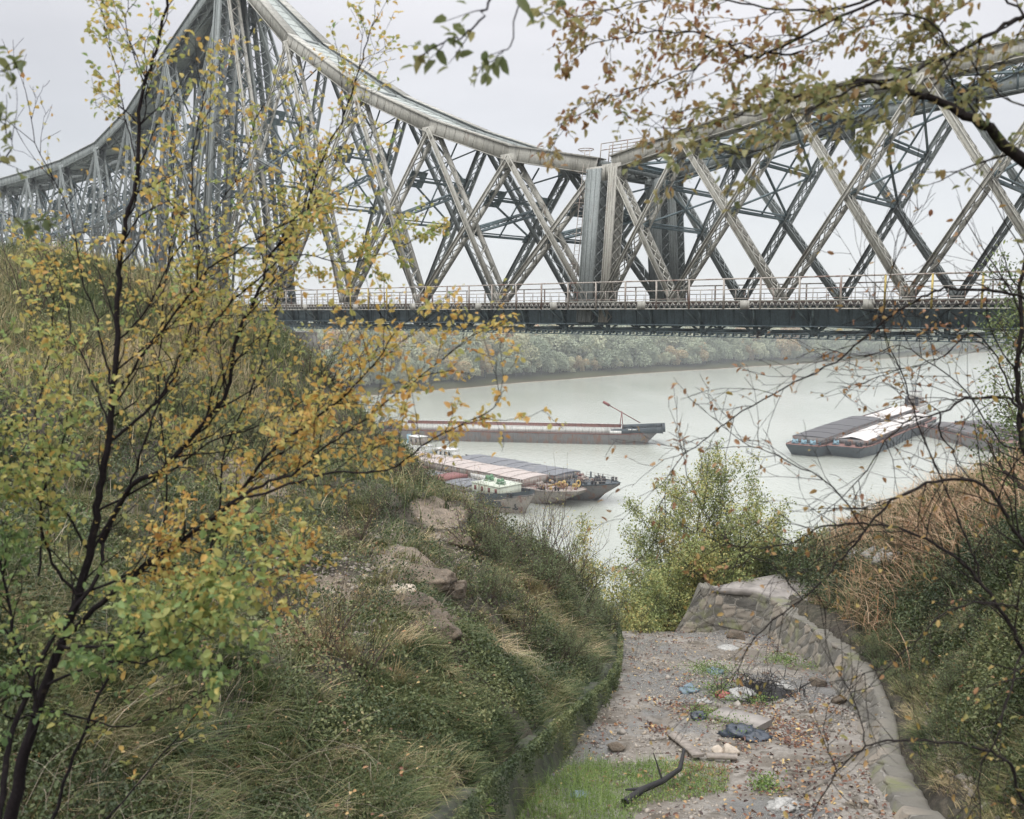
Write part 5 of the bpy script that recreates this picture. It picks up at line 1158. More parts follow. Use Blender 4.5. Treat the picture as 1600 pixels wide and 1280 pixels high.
x, y, d = x[~k], y[~k], d[~k]; n = len(x); z = bedh(x, y) + d * .14 * rg.random(n); s_ = rg.uniform(.012, .032, n)
t = np.clip(.5 + (d - .5) * 1.2 + rg.normal(0, .15, n) + (x > 2.3) * (fbm(x / .2, y / .2, 95) > .5) * .35, 0, 1); mb.leaves(np.stack([x, y, z], 1), rg.normal(size=(n, 3)) + [0, 0, .3], rg.normal(0, .5, (n, 3)) + [0, 0, 1], s_, s_ * .7, tint=t, fine=False)
for a_, b_, rad, m_ in ((1110, 1050, .45, 1100), (1130, 1085, .4, 900), (1180, 1095, .3, 500), (1150, 1140, .25, 400), (1195, 1232, .16, 450), (1100, 1120, .25, 500), (1225, 1035, .4, 900), (1280, 1045, .25, 300)):
    c = bedpt(a_, b_); x = c[0] + rg.normal(0, rad * .6, m_); y = c[1] + rg.normal(0, rad, m_); s_ = rg.uniform(.02, .045, m_); mb.leaves(np.stack([x, y, bedh(x, y) + rg.uniform(0, .14, m_)], 1), rg.normal(size=(m_, 3)) + [0, 0, .4], rg.normal(0, .5, (m_, 3)) + [0, 0, 1], s_, s_ * .7, tint=np.clip(.4 + rg.normal(0, .2, m_), 0, 1), fine=False)
tag(mb.build('green_weeds', PATCHM), kind='stuff')
c = onground(742, 1276); k = 9; aa = np.arange(k) * 2.4; mb = MB(); mb.leaves(np.repeat([c + np.array([0, 0, .05])], k, 0), np.stack([np.cos(aa), np.sin(aa), .5 + .3 * np.cos(aa * 3)], 1), np.stack([-np.cos(aa) * .5, -np.sin(aa) * .5, np.ones(k)], 1), rg.uniform(.2, .32, k), rg.uniform(.16, .22, k), tint=.45, fold=.12)
tag(mb.build('broadleaf_weed', PATCHM, origin=tuple(c)), 'broad leaved pale green weed at the bottom edge beside the mossy wall', 'plant')
# reeds on the right slope, tall pale grass on the left hilltop
def patch_pts(pts, n, rad):
    c = np.array([onground(*p) for p in pts]); k = rg.integers(0, len(c), n); return c[k, 0] + rg.normal(0, rad, n), c[k, 1] + rg.normal(0, rad * 1.2, n)
x, y = patch_pts([(1400, 830), (1450, 805), (1500, 800), (1550, 785), (1590, 765), (1480, 830), (1540, 820), (1590, 810), (1430, 850), (1590, 790), (1380, 860), (1520, 850), (1470, 880)], 15000, .9); ok = offbed(x, y); x, y = x[ok], y[ok]; n = len(x)
mb = MB(); t = np.clip(.55 + (fbm(x / 1.2, y / 1.2, 61) - .5) * 1.3 + rg.normal(0, .15, n), 0, 1); blades(mb, np.stack([x, y, ground(x, y) + rg.uniform(0, .5, n)], 1), rg.uniform(.4, 1.0, n), rg.uniform(.015, .035, n), rg.uniform(.4, 1.5, n), rg.random(n) * 6.28, t, 4)
tag(mb.build('reeds', REEDM), kind='stuff')
x, y = patch_pts([(1340, 960), (1360, 1000), (1400, 1000), (1330, 920), (1380, 960), (1300, 940), (1395, 1040)], 2600, .35); ok = offbed(x, y, .4, .9); x, y = x[ok], y[ok]; n = len(x)
mb = MB(); blades(mb, np.stack([x, y, ground(x, y)], 1), rg.uniform(.15, .4, n), rg.uniform(.008, .014, n), rg.uniform(.3, 1.3, n), rg.random(n) * 6.28, np.clip(.85 + rg.normal(0, .15, n), 0, 1), 3); tag(mb.build('rusty_grass', REEDM), kind='stuff')
x, y = patch_pts([(1340, 960), (1320, 900), (1360, 900), (1400, 930), (1380, 980), (1420, 1050), (1450, 1120), (1480, 1180), (1520, 1240), (1560, 1270), (1480, 1260), (1330, 930), (1300, 930)], 900, .5); ok = offbed(x, y, .4, 1.0); x, y = x[ok], y[ok]
tag(tufts(x, y, ground, 30, .28, 83, None, 1.1, .42, 3.4, 1.2).build('bank_grass', GRASSM), kind='stuff')
x, y = patch_pts([(1340, 960), (1320, 900), (1360, 900), (1400, 930), (1370, 880), (1420, 1050), (1450, 1120), (1500, 1180), (1560, 1240), (1330, 930)], 26000, .5); ok = offbed(x, y, .4, .95); x, y = x[ok], y[ok]; n = len(x); s_ = rg.uniform(.03, .055, n)
mb = MB(); mb.leaves(np.stack([x, y, ground(x, y) + .32 * rg.random(n) ** 1.3], 1), rg.normal(size=(n, 3)), rg.normal(0, .6, (n, 3)) + [-.3, -.3, .8], s_, s_ * .6, tint=np.clip(.45 + (fbm(x / .6, y / .6, 66) - .5) * 1.8 + rg.normal(0, .14, n), 0, 1), fine=False); tag(mb.build('bank_herbs', HERBM), kind='stuff')
x, y = patch_pts([(20, 400), (80, 390), (140, 430), (200, 480), (250, 560), (360, 560), (60, 470), (150, 480), (230, 500), (300, 540), (40, 560), (160, 560), (300, 620), (400, 700)], 26000, 2.0); n = len(x)
mb = MB(); t = np.clip(.6 + (fbm(x / 2, y / 2, 63) - .5) * 1.2 + rg.normal(0, .15, n), 0, 1); blades(mb, np.stack([x, y, ground(x, y)], 1), rg.uniform(.35, 1.0, n), rg.uniform(.018, .03, n), rg.uniform(.2, 1.1, n), rg.random(n) * 6.28, t, 3)
tag(mb.build('tall_grass', GRASSM), kind='stuff')
# ------------------------------------------------------------------ shrubs and trees
def rotv(d, ang, rg):
    a = unit(np.cross(d, unit(rg.normal(size=3)))); return unit(d * math.cos(ang) + a * math.sin(ang))
def grow(rg, p, d, L, r, lev, seg, sites, nch=(5, 4), ang=.6, up=.15, jit=.18, dec=.6, flat=None):
    """recursive branch; seg gets (A, B, ra, rb), sites gets (pos, dir) on the last level"""
    n = 5 if lev else 4; P = [np.array(p, float)]; D = [unit(d)]
    for k in range(n):
        q = unit(D[-1] + rg.normal(0, jit, 3) + np.array([0, 0, up])); 
        if flat is not None: q = unit(q - flat * np.dot(q, flat) * .5)
        D.append(q); P.append(P[-1] + q * L / n)
    for k in range(n): seg.append((P[k], P[k + 1], r * (1 - .8 * k / n), r * (1 - .8 * (k + 1) / n)))
    if lev == 0:
        for k in range(1, n + 1): sites.append((P[k], D[k], L))
        return
    m_ = nch[min(lev - 1, len(nch) - 1)]
    for k in range(m_):
        t = (k + .6 + rg.uniform(-.3, .3)) / m_ * .85 + .15; i = min(n - 1, int(t * n)); q = P[i] + (P[i + 1] - P[i]) * (t * n - i)
        grow(rg, q, rotv(D[i], ang * rg.uniform(.7, 1.3), rg), L * dec * (1.1 - .5 * t) * rg.uniform(.7, 1.2), r * (1 - .7 * t) * .6, lev - 1, seg, sites, nch, ang, up, jit, dec, flat)
    for k in range(1, n + 1, 2): sites.append((P[k], D[k], L))
def seg_mesh(mb, seg, k=4, rmin=0, mat=0):
    A = np.array([s[0] for s in seg]); B_ = np.array([s[1] for s in seg]); ra = np.array([s[2] for s in seg]); rb = np.array([s[3] for s in seg])
    mb.tubes(A, B_, np.maximum(ra, rmin), np.maximum(rb, rmin * .7), k, mat)
def leaf_on(mb, rg, sites, per, size, t0, tv, spread=.05, fine=False, droop=.3, ratio=.55, tfun=None):
    P = np.repeat(np.array([s[0] for s in sites]), per, 0); D = np.repeat(np.array([s[1] for s in sites]), per, 0); n = len(P)
    P = P + rg.normal(0, spread, (n, 3)); D = unit(D * .5 + rg.normal(0, .7, (n, 3)) + np.array([0, 0, -droop])); s_ = size * rg.uniform(.6, 1.3, n)
    t = np.full(n, t0) + rg.normal(0, tv, n)
    if tfun is not None: t = t + tfun(P)
    mb.leaves(P, D, unit(rg.normal(0, .6, (n, 3)) + np.array([0, 0, 1.0])), s_, s_ * ratio, tint=np.clip(t, 0, 1), fine=fine)
SHL = leafmat('shrub leaves', [(0, (.08, .11, .05)), (.35, (.16, .20, .09)), (.6, (.27, .29, .13)), (.8, (.42, .37, .15)), (1, (.48, .26, .12))], .3, .5)
SHT = barkmat('thin brown twigs', (.085, .062, .05), (.09, .085, .06))
BUSHES = []
for k, (ns, L, lev, ang, per, sz, t0, lab) in enumerate(((16, 1.0, 1, .55, 3, .035, .35, ''), (13, 1.35, 1, .5, 2, .035, .55, ''), (18, .8, 2, .6, 2, .03, .25, ''), (12, 1.5, 1, .45, 1, .035, .7, ''))):
    rk_ = np.random.default_rng(500 + k); seg, sites = [], []
    for q in range(ns): grow(rk_, (rk_.normal(0, .12), rk_.normal(0, .12), -.1), unit(np.array([rk_.normal(0, .5), rk_.normal(0, .5), 1])), L * rk_.uniform(.6, 1.2), .011, lev, seg, sites, (6, 4), ang, .06, .16, .5)
    m1 = MB(); seg_mesh(m1, seg, 3, .0028); m2 = MB(); leaf_on(m2, rk_, sites, per, sz, t0, .13, .04); BUSHES.append((m1.mesh('stems', SHT), m2.mesh('foliage', SHL)))
KIND = ['rounded leafy shrub', 'twiggy shrub with thin pale leaves', 'dense low dark shrub', 'nearly bare brown shrub']
spots = [(705, 785, 0, .6), (740, 805, 3, .7), (770, 830, 1, .6), (800, 855, 3, .7), (830, 860, 1, .8), (860, 880, 3, 1.3), (890, 905, 1, 1.25), (850, 920, 2, 1.2), (905, 930, 0, 1.1), (935, 950, 2, 1.0), (900, 975, 2, 1.0), (945, 985, 2, .8), (780, 880, 2, 1.0), (660, 765, 1, 1.0), (620, 745, 0, 1.1), (590, 710, 1, 1.2), (560, 670, 0, 1.4), (530, 620, 3, 1.7), (500, 590, 0, 1.8),
         (740, 860, 3, .9), (600, 800, 2, .9), (560, 850, 3, .8), (480, 830, 2, .8), (500, 1020, 3, .75), (560, 1060, 3, .6), (380, 960, 2, .6), (880, 1030, 2, .7), (920, 1060, 2, .6), (820, 1000, 3, .8), (760, 940, 2, .8), (700, 930, 3, .7), (450, 740, 3, 1.1), (380, 700, 2, 1.2), (300, 650, 1, 1.3), (120, 560, 0, 1.6), (40, 500, 1, 1.8), (200, 520, 3, 1.8), (300, 520, 1, 1.8),
         (1500, 1080, 2, .7), (1560, 1020, 0, .8), (1590, 900, 0, 1.0), (1430, 960, 2, .8), (1500, 930, 0, .8), (1570, 1150, 2, .6), (1480, 1020, 1, .7), (1390, 900, 0, .9), (1540, 1230, 2, .5), (1300, 880, 1, 1.0), (1360, 850, 1, 1.1), (1400, 1000, 3, .6), (1345, 985, 3, .5), (1375, 1030, 2, .6), (1430, 1090, 0, .55), (1475, 1150, 2, .5), (1510, 1215, 0, .5), (1450, 1215, 3, .35), (1420, 1020, 0, .7), (1330, 940, 1, .6)]
landmarks = [((705, 765), 'atop the left slope'), ((900, 940), 'at the river end of the slope'), ((500, 600), 'on the left hilltop'), ((560, 850), 'beside the pale scree'), ((150, 530), 'behind the yellow tree trunk'), ((880, 1030), 'above the mossy wall'), ((520, 1040), 'on the lower left slope'), ((1520, 1000), 'above the stone wall'), ((1340, 870), 'beside the heap of white stones'), ((780, 880), 'amid the left slope')]
seen = {}
for i, (px, py, k, sc) in enumerate(spots):
    c = onground(px, py); lm = min(landmarks, key=lambda q: math.hypot(q[0][0] - px, q[0][1] - py))[1]; key = KIND[k] + ' ' + lm
    o = empty('shrub', tuple(c), rng.uniform(0, 6.28), None, 'shrub', 'wild shrubs on the gully slopes'); o.scale = (sc, sc, sc * rng.uniform(.8, 1.1)); seen.setdefault(key, []).append((px, o))
    for nm, me in zip(('stems', 'foliage'), BUSHES[k]):
        q = bpy.data.objects.new(nm, me); COL.objects.link(q); q.parent = o
ORD = ['leftmost', 'second from left', 'third from left', 'fourth from left', 'fifth from left', 'sixth from left', 'seventh from left', 'eighth from left', 'ninth from left']
for key, lst in seen.items():
    lst.sort(key=lambda q: q[0])
    for i, (px, o) in enumerate(lst): o['label'] = key if len(lst) == 1 else ((ORD[i] if i < len(lst) - 1 else 'rightmost') + ' ' + key)
# leafy trees behind the wall and on the hill edge
TRL = leafmat('autumn tree leaves', [(0, (.08, .125, .05)), (.35, (.19, .24, .09)), (.6, (.34, .36, .13)), (.8, (.50, .42, .15)), (1, (.52, .28, .10))], .3, .5)
TRB = barkmat('grey brown bark', (.075, .06, .05))
def leafy_tree(name, base, H, spread, seed, t0, label, nl=3, lev=3, size=.085, per=3, trunks=1, ang=.62, cat='tree', r0=.09):
    rk_ = np.random.default_rng(seed); seg, sites = [], []
    root = empty(name, tuple(base), 0, label, cat)
    for q in range(trunks):
        d = unit(np.array([rk_.normal(0, spread), rk_.normal(0, spread), 1])) if trunks > 1 else np.array([0, 0, 1.0])
        grow(rk_, (rk_.normal(0, .15) * (trunks > 1), rk_.normal(0, .15) * (trunks > 1), -.3), d, H * rk_.uniform(.75, 1.0), r0, lev, seg, sites, (5, 6, 8), ang, .04, .1, .52)
    m1 = MB(); big = [s for s in seg if s[2] > .012]; sm_ = [s for s in seg if s[2] <= .012]; seg_mesh(m1, big, 6); seg_mesh(m1, sm_, 3, .005); m1.build('trunk', TRB, root)
    m2 = MB(); leaf_on(m2, rk_, sites, per, size, t0, .12, .12, tfun=lambda P: (fbm(P[:, 0] / .7 + 50, P[:, 2] / .7 + 50, seed) - .5) * .6); m2.build('crown', TRL, root); return root
def tree_at(px, pytop, Y, H, *a, **k):
    c = at(px, pytop + 46 * 27 / max(Y, 20), Y); return leafy_tree(k.pop('name', 'deciduous_tree'), (c[0], c[1], c[2] - H), H * 1.02, *a, **k)
tree_at(1100, 735, 27, 6.5, .30, 601, .55, 'tallest yellow green tree beyond the far end of the gully', trunks=7, per=6)
tree_at(1035, 805, 26, 4.8, .36, 602, .58, 'lower tree on the left flank of the tallest one beyond the gully', trunks=6, per=5)
tree_at(1175, 790, 27.3, 4.8, .36, 603, .56, 'tree with dark forked stems right behind the concrete slab', trunks=5, per=5)
tree_at(985, 890, 24.5, 3.2, .4, 604, .52, 'small yellowish tree at the far left corner of the gully bed', trunks=4, size=.07)
tree_at(1040, 880, 26.6, 3.4, .4, 607, .6, 'bushy golden green sapling left of the stone wall end', trunks=5, size=.07, per=5)
tree_at(1245, 815, 27.6, 4.0, .4, 605, .45, 'green bushy tree behind the right part of the slab', trunks=5, per=5)
tree_at(1330, 800, 28, 3.6, .4, 620, .5, 'yellow green bush at the left end of the reeds', trunks=5, per=4, name='bush', cat='bush')
tree_at(1285, 795, 27, 4.4, .3, 606, .15, 'narrow dark green tree between the slab and the reeds', trunks=3, per=3, size=.07)
tree_at(930, 905, 24, 2.6, .4, 608, .45, 'bush with thin shoots at the river end of the left slope', trunks=4, size=.06, name='bush', cat='bush')
tree_at(975, 950, 25.4, 2.2, .5, 609, .5, 'low yellowish bush directly above the far lip of the gully bed', trunks=5, size=.06, name='bush', cat='bush')
for i_, (a_, b_, Y_, H_, t_, l_) in enumerate(((40, 365, 31, 4.0, .30, 'grey green bush at the left edge of the hilltop'), (130, 380, 34, 3.6, .38, 'pale bush on the hilltop left of the yellow tree trunk'), (235, 450, 38, 4.0, .45, 'olive bush on the hilltop right of the yellow tree trunk'), (330, 525, 40, 3.4, .5, 'yellowish bush on the hill edge under the bridge tower'), (385, 575, 40, 3.0, .35, 'dark green bush on the hill edge left of the pier'), (60, 640, 17, 2.0, .3, 'leafy green bush low on the hill behind the yellow tree'), (15, 780, 11, 1.6, .25, 'broad leafy bush at the left edge halfway down the slope'))):
    tree_at(a_, b_, Y_, H_, .42, 640 + i_, t_, l_, trunks=6, per=4, size=.075, name='bush', cat='bush', r0=.04)
x, y = polar(5200, r0=4); ok = offbed(x, y) & (y < 26); x, y = x[ok], y[ok]; n = len(x); mb = MB(); mb.leaves(np.stack([x, y, ground(x, y) + rg.uniform(.03, .3, n)], 1), rg.normal(size=(n, 3)) * [1, 1, .3], np.stack([rg.normal(0, .5, n), rg.normal(0, .5, n), np.ones(n)], 1), rg.uniform(.03, .055, n), rg.uniform(.022, .035, n), tint=rg.uniform(.5, 1, n))
tag(mb.build('scattered_leaves', LITM), kind='stuff')
tree_at(500, 590, 39, 3.0, .3, 610, .5, 'yellow green bushy tree in front of the bridge pier', trunks=4, per=2)
tree_at(575, 640, 34, 2.6, .3, 611, .4, 'small green tree at the top edge of the left slope by the river', trunks=4, size=.07)
tree_at(1655, 375, 12, 3.6, .2, 612, .25, 'green leafy tree entering the frame at the right edge below the bridge deck', trunks=2, size=.055)
# ------------------------------------------------------------------ near trees, traced as real branches a few metres away
YLEAF = leafmat('yellowing leaves', [(0, (.13, .21, .08)), (.25, (.26, .36, .13)), (.45, (.40, .41, .14)), (.62, (.57, .48, .16)), (.82, (.66, .42, .12)), (1, (.48, .25, .09))], .5, .45)
OLEAF = leafmat('olive and russet leaves', [(0, (.11, .14, .06)), (.35, (.22, .24, .10)), (.6, (.34, .30, .13)), (.8, (.38, .25, .11)), (1, (.30, .15, .08))], .45, .45)
RLEAF = leafmat('last russet leaves', [(0, (.16, .19, .06)), (.3, (.36, .27, .08)), (.6, (.36, .20, .09)), (1, (.26, .12, .07))], .35, .45)
BARKD = barkmat('nearly black bark', (.014, .011, .012), (.04, .032, .026), .62)
BARKM = barkmat('dark mossy bark', (.022, .018, .017), (.09, .11, .04), .58)
def smooth(P, m_=5):
    P = np.array(P, float); out = []
    for i in range(len(P) - 1):
        p0, p1, p2, p3 = P[max(i - 1, 0)], P[i], P[i + 1], P[min(i + 2, len(P) - 1)]
        for t in np.arange(m_) / m_: out.append(.5 * (2 * p1 + (p2 - p0) * t + (2 * p0 - 5 * p1 + 4 * p2 - p3) * t * t + (3 * p1 - p0 - 3 * p2 + p3) * t ** 3))
    out.append(P[-1]); return np.array(out)
def branch(pts, Y0, Y1, r0, r1, wob=.05, seed=0):
    n = len(pts); P = smooth([at(px, py, Y0 + (Y1 - Y0) * i / (n - 1)) for i, (px, py) in enumerate(pts)]); t = np.linspace(0, 1, len(P))
    P[:, 1] += (fbm(t * 4 + seed, t * 0 + seed, seed) - .5) * wob * 2 * np.minimum(1, 4 * t)
    P[1:-1] += np.random.default_rng(seed).normal(0, .0035, (len(P) - 2, 3))
    if r0 < .03: r0, r1 = r0 * .62, r1 * .75
    return P, r0 + (r1 - r0) * t ** (.4 if r0 > .03 else .8)
def near_tree(name, base, label, brs, twig, leafm, bark, k=0):
    """brs: (pts, Y0, Y1, r0, r1, twigs per metre, twig length, leaves per site, leaf size, tint)"""
    rg_ = np.random.default_rng(900 + k); root = empty(name, tuple(base), 0, label, 'tree'); wood = MB(); tw = []; L_ = MB()
    for bi, (pts, Y0, Y1, r0, r1, dens, tl, per, ls, tint) in enumerate(brs):
        P, r = branch(pts, Y0, Y1, r0, r1, seed=k * 50 + bi); 
        if bi == 0:
            mt_ = MB(); mt_.line(P, r, 9); mt_.build('trunk', bark, root, origin=tuple(base))
        else:
            mt_ = MB(); mt_.line(P, r, 7); mt_.build('branch', bark, root, origin=tuple(base))
        D = unit(np.gradient(P, axis=0)); ln = np.concatenate([[0], np.cumsum(np.linalg.norm(np.diff(P, axis=0), axis=1))]); tot = ln[-1]; sites = []
        n = int(tot * dens); st = twig.get('start', .15)
        for q in range(n):
            u = tot * (st + (1 - st) * (q + rg_.random()) / max(n, 1)); i = min(np.searchsorted(ln, u), len(P) - 1)
            d = rotv(D[i], rg_.uniform(.35, .95), rg_); d = unit(d * np.array([1, .7, 1]) + np.array([0, 0, twig.get('up', .1)]))
            grow(rg_, P[i], d, tl * rg_.uniform(.4, 1.2), max(.0018, min(.0045, r[i] * .5)), twig.get('lev', 1), tw, sites, twig.get('nch', (3,)), .6, twig.get('bend', .02), .16, .55)
        sites.append((P[-1], D[-1], .1)); 
        for i in range(len(P) * 2 // 3, len(P)): sites.append((P[i], D[i], .1))
        if per > 0:
            m_ = [s for s in sites for _ in range(int(per)) ] + [s for s in sites if rg_.random() < per - int(per)]
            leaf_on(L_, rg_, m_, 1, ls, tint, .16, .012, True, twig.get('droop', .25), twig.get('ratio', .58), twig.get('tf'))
    if tw: seg_mesh(wood, tw, 4, .0011); wood.build('twigs', bark, root, origin=tuple(base))
    L_.build('leaves', leafm, root, origin=tuple(base)); return root
Yt = 4.0
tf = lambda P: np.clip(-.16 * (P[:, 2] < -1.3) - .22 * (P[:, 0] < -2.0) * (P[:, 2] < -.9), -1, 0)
LB = [([(12, 1300), (40, 1180), (62, 1100), (100, 990), (135, 870), (150, 780), (163, 710), (172, 640), (179, 540), (182, 450), (187, 395), (203, 330), (217, 262), (220, 156), (238, 94), (257, -10)], 3.7, 4.1, .033, .006, 6, .42, 1.4, .036, .62),
      ([(158, 850), (205, 760), (246, 740), (281, 705), (330, 648), (357, 608), (368, 540), (382, 500), (405, 452), (425, 397), (475, 344), (494, 281), (519, 219), (550, 147), (572, 62), (584, 32)], 4.0, 4.3, .022, .003, 11, .40, 1.6, .034, .6),
      ([(166, 695), (193, 674), (243, 630), (268, 596), (300, 553), (359, 477), (400, 438), (440, 400), (469, 350), (500, 300)], 4.0, 4.5, .014, .003, 13, .40, 1.8, .034, .58),
      ([(170, 640), (185, 610), (230, 550), (290, 470), (330, 420), (390, 380), (460, 340), (510, 300)], 4.0, 3.7, .011, .003, 13, .38, 1.7, .034, .55),
      ([(100, 1000), (160, 940), (220, 890), (290, 840), (359, 787), (420, 710), (472, 669), (534, 622), (578, 575), (618, 520)], 3.8, 3.5, .022, .0025, 12, .36, 1.8, .036, .7),
      ([(359, 787), (420, 752), (462, 738), (520, 690), (566, 659), (619, 616), (681, 569), (745, 518)], 3.55, 3.6, .011, .002, 9, .30, 1.7, .034, .7),
      ([(359, 787), (430, 765), (520, 740), (603, 737), (675, 687), (762, 644), (788, 610)], 3.55, 3.3, .010, .002, 9, .26, 1.6, .034, .72),
      ([(150, 850), (197, 769), (218, 723), (243, 653), (257, 607), (280, 560), (300, 500), (312, 400), (300, 300), (312, 187), (330, 120)], 3.8, 3.9, .010, .003, 10, .36, 1.6, .034, .6),
      ([(218, 262), (200, 200), (190, 160), (175, 62), (153, -10)], 4.1, 4.2, .006, .002, 12, .22, 1.6, .034, .5),
      ([(218, 200), (230, 140), (205, 60), (200, -5)], 4.1, 3.9, .005, .002, 12, .2, 1.6, .034, .5),
      ([(172, 600), (165, 560), (150, 500), (125, 430), (110, 340), (60, 240), (42, 160)], 4.0, 4.2, .009, .002, 7, .3, .5, .034, .7),
      ([(168, 660), (140, 580), (110, 520), (95, 450), (85, 400)], 4.0, 4.3, .008, .002, 9, .35, 1.3, .036, .62),
      ([(120, 930), (80, 880), (60, 790), (95, 690), (110, 600)], 3.8, 3.6, .012, .003, 13, .34, 1.9, .038, .45),
      ([(60, 1110), (30, 1000), (8, 900), (-20, 780), (-30, 640)], 3.7, 3.6, .014, .003, 15, .42, 2.0, .040, .40),
      ([(95, 1010), (180, 1010), (260, 960), (330, 920), (365, 895)], 3.7, 3.2, .012, .002, 15, .32, 2.2, .042, .42),
      ([(75, 1070), (150, 1040), (230, 1030), (300, 1000), (340, 965)], 3.7, 3.1, .011, .002, 14, .30, 2.2, .044, .35),
      ([(45, 1160), (80, 1110), (180, 1130), (240, 1120), (300, 1090), (360, 1040)], 3.7, 3.7, .010, .002, 6, .28, .6, .036, .4),
      ([(120, 930), (200, 900), (260, 860), (330, 870), (400, 905), (460, 890)], 3.8, 3.6, .010, .002, 13, .30, 1.9, .036, .72),
      ([(140, 860), (90, 800), (30, 760), (-10, 700)], 3.9, 3.7, .010, .003, 14, .38, 2.0, .038, .42),
      ([(150, 800), (260, 740), (330, 690), (420, 660), (500, 610), (560, 560)], 4.0, 4.3, .010, .002, 13, .40, 1.8, .034, .68),
      ([(178, 540), (230, 480), (270, 400), (330, 340), (380, 250), (400, 190)], 4.1, 4.4, .008, .002, 11, .36, 1.6, .034, .6),
      ([(420, 400), (480, 400), (540, 410), (600, 395), (655, 370)], 4.2, 4.3, .006, .002, 15, .26, 2.0, .034, .5),
      ([(290, 960), (340, 820), (352, 700), (395, 600), (440, 450), (458, 330), (470, 200)], 4.3, 4.6, .010, .002, 9, .34, 1.6, .034, .55),
      ([(240, 900), (262, 760), (250, 600), (262, 430), (275, 320), (268, 220)], 4.3, 4.5, .009, .002, 9, .3, 1.4, .034, .6),
      ([(60, 900), (70, 760), (58, 640), (85, 500), (70, 420)], 4.2, 4.4, .009, .002, 10, .3, 1.6, .034, .5),
      ([(60, 1120), (20, 1120), (-20, 1080)], 3.7, 3.4, .01, .003, 14, .4, 1.6, .04, .35)]
LB = [(a, b, c, d, e, f_ * 1.35, g, h * (.8 if min(q_[1] for q_ in a) < 300 else 1.15), s_ * .8, t) for a, b, c, d, e, f_, g, h, s_, t in LB]
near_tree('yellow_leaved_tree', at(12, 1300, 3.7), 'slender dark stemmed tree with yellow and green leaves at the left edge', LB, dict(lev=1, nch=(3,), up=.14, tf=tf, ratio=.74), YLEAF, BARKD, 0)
stem2 = [([(-5, 1300), (10, 1200), (30, 1120), (75, 1010), (150, 900), (160, 850)], 3.3, 3.9, .022, .010, 3, .3, .8, .04, .3),
      ([(80, 1290), (110, 1200), (150, 1100), (180, 1040), (260, 950), (330, 860)], 3.6, 3.9, .014, .004, 7, .35, 1.0, .036, .6),
      ([(150, 1300), (220, 1220), (280, 1150), (320, 1100)], 3.4, 3.6, .008, .002, 6, .25, .5, .036, .6),
      ([(330, 860), (340, 840), (400, 790), (440, 740), (520, 700)], 3.9, 3.9, .006, .002, 9, .3, 1.4, .034, .7)]
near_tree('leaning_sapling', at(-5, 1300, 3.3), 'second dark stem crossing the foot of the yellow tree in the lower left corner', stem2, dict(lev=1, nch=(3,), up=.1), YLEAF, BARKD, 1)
# drooping elm boughs entering from the upper right
UR = [([(1760, 330), (1680, 300), (1600, 256), (1562, 219), (1506, 181), (1453, 152), (1394, 134), (1330, 128)], 3.2, 3.0, .030, .006, 10, .34, 1.8, .044, .35),
      ([(1700, -20), (1640, 10), (1600, 26), (1553, 50), (1490, 84), (1444, 103), (1381, 126), (1319, 136), (1250, 150), (1180, 170), (1120, 190), (1060, 205)], 3.0, 3.1, .016, .002, 15, .30, 2.0, .042, .45),
      ([(1660, -60), (1500, -30), (1400, -10), (1290, 40), (1210, 78), (1170, 90), (1100, 55), (1030, 48), (960, 60), (900, 75)], 3.1, 3.3, .012, .002, 15, .28, 2.1, .040, .62),
      ([(1256, 82), (1200, 82), (1130, 70), (1080, 110), (1000, 140), (940, 160), (870, 200)], 3.2, 3.3, .007, .002, 15, .22, 2.0, .038, .62),
      ([(1400, -30), (1330, 10), (1250, 20), (1160, 0), (1060, -10), (960, 10), (890, 25)], 3.2, 3.4, .009, .002, 16, .26, 2.1, .038, .7),
      ([(1381, 126), (1300, 150), (1250, 190), (1180, 240), (1130, 230)], 3.0, 2.8, .007, .002, 14, .24, 2.0, .044, .4),
      ([(1490, 84), (1450, 30), (1380, 20), (1310, 60), (1240, 60)], 3.0, 3.2, .007, .002, 16, .26, 2.0, .040, .55),
      ([(1600, 26), (1560, -10), (1500, 10), (1440, 60), (1380, 80)], 3.0, 3.3, .007, .002, 16, .28, 2.0, .040, .45),
      ([(1500, 180), (1530, 120), (1580, 90), (1640, 60)], 3.0, 2.9, .007, .002, 14, .28, 1.8, .042, .4),
      ([(1444, 103), (1400, 130), (1350, 180), (1300, 175)], 3.0, 2.8, .005, .002, 12, .2, 1.8, .046, .35),
      ([(1250, 150), (1180, 180), (1110, 170), (1040, 180)], 3.1, 3.2, .005, .002, 14, .22, 1.9, .040, .6),
      ([(1640, 180), (1560, 150), (1480, 60), (1420, 20)], 3.0, 3.2, .006, .002, 14, .28, 1.8, .040, .45)]
UR = [(a, b, c, d, e, f_ * .85, g, h * .9, s_ * .76, t + .12) for a, b, c, d, e, f_, g, h, s_, t in UR]
near_tree('elm_bough', at(1760, 330, 3.2), 'long drooping boughs with olive and russet leaves across the upper right corner', UR, dict(lev=1, nch=(3,), up=-.05, bend=-.02, start=.08), OLEAF, BARKM, 2)
UC = [([(1010, -260), (900, -160), (820, -80), (768, 0), (750, 35), (718, 58), (690, 68), (655, 90)], 2.4, 2.4, .008, .002, 5, .12, 1.0, .046, .2),
      ([(830, -90), (800, 60), (780, 90), (745, 108)], 2.4, 2.5, .004, .0015, 6, .09, 1.0, .044, .2),
      ([(960, -150), (900, -60), (870, 10), (840, 20)], 2.5, 2.6, .005, .0015, 5, .1, 1.0, .04, .5)]
near_tree('overhanging_twig', at(1010, -260, 2.4), 'thin twig with a few large green leaves hanging at the top centre', UC, dict(lev=0, nch=(2,), up=-.1, bend=-.05, start=.5), OLEAF, BARKD, 3)
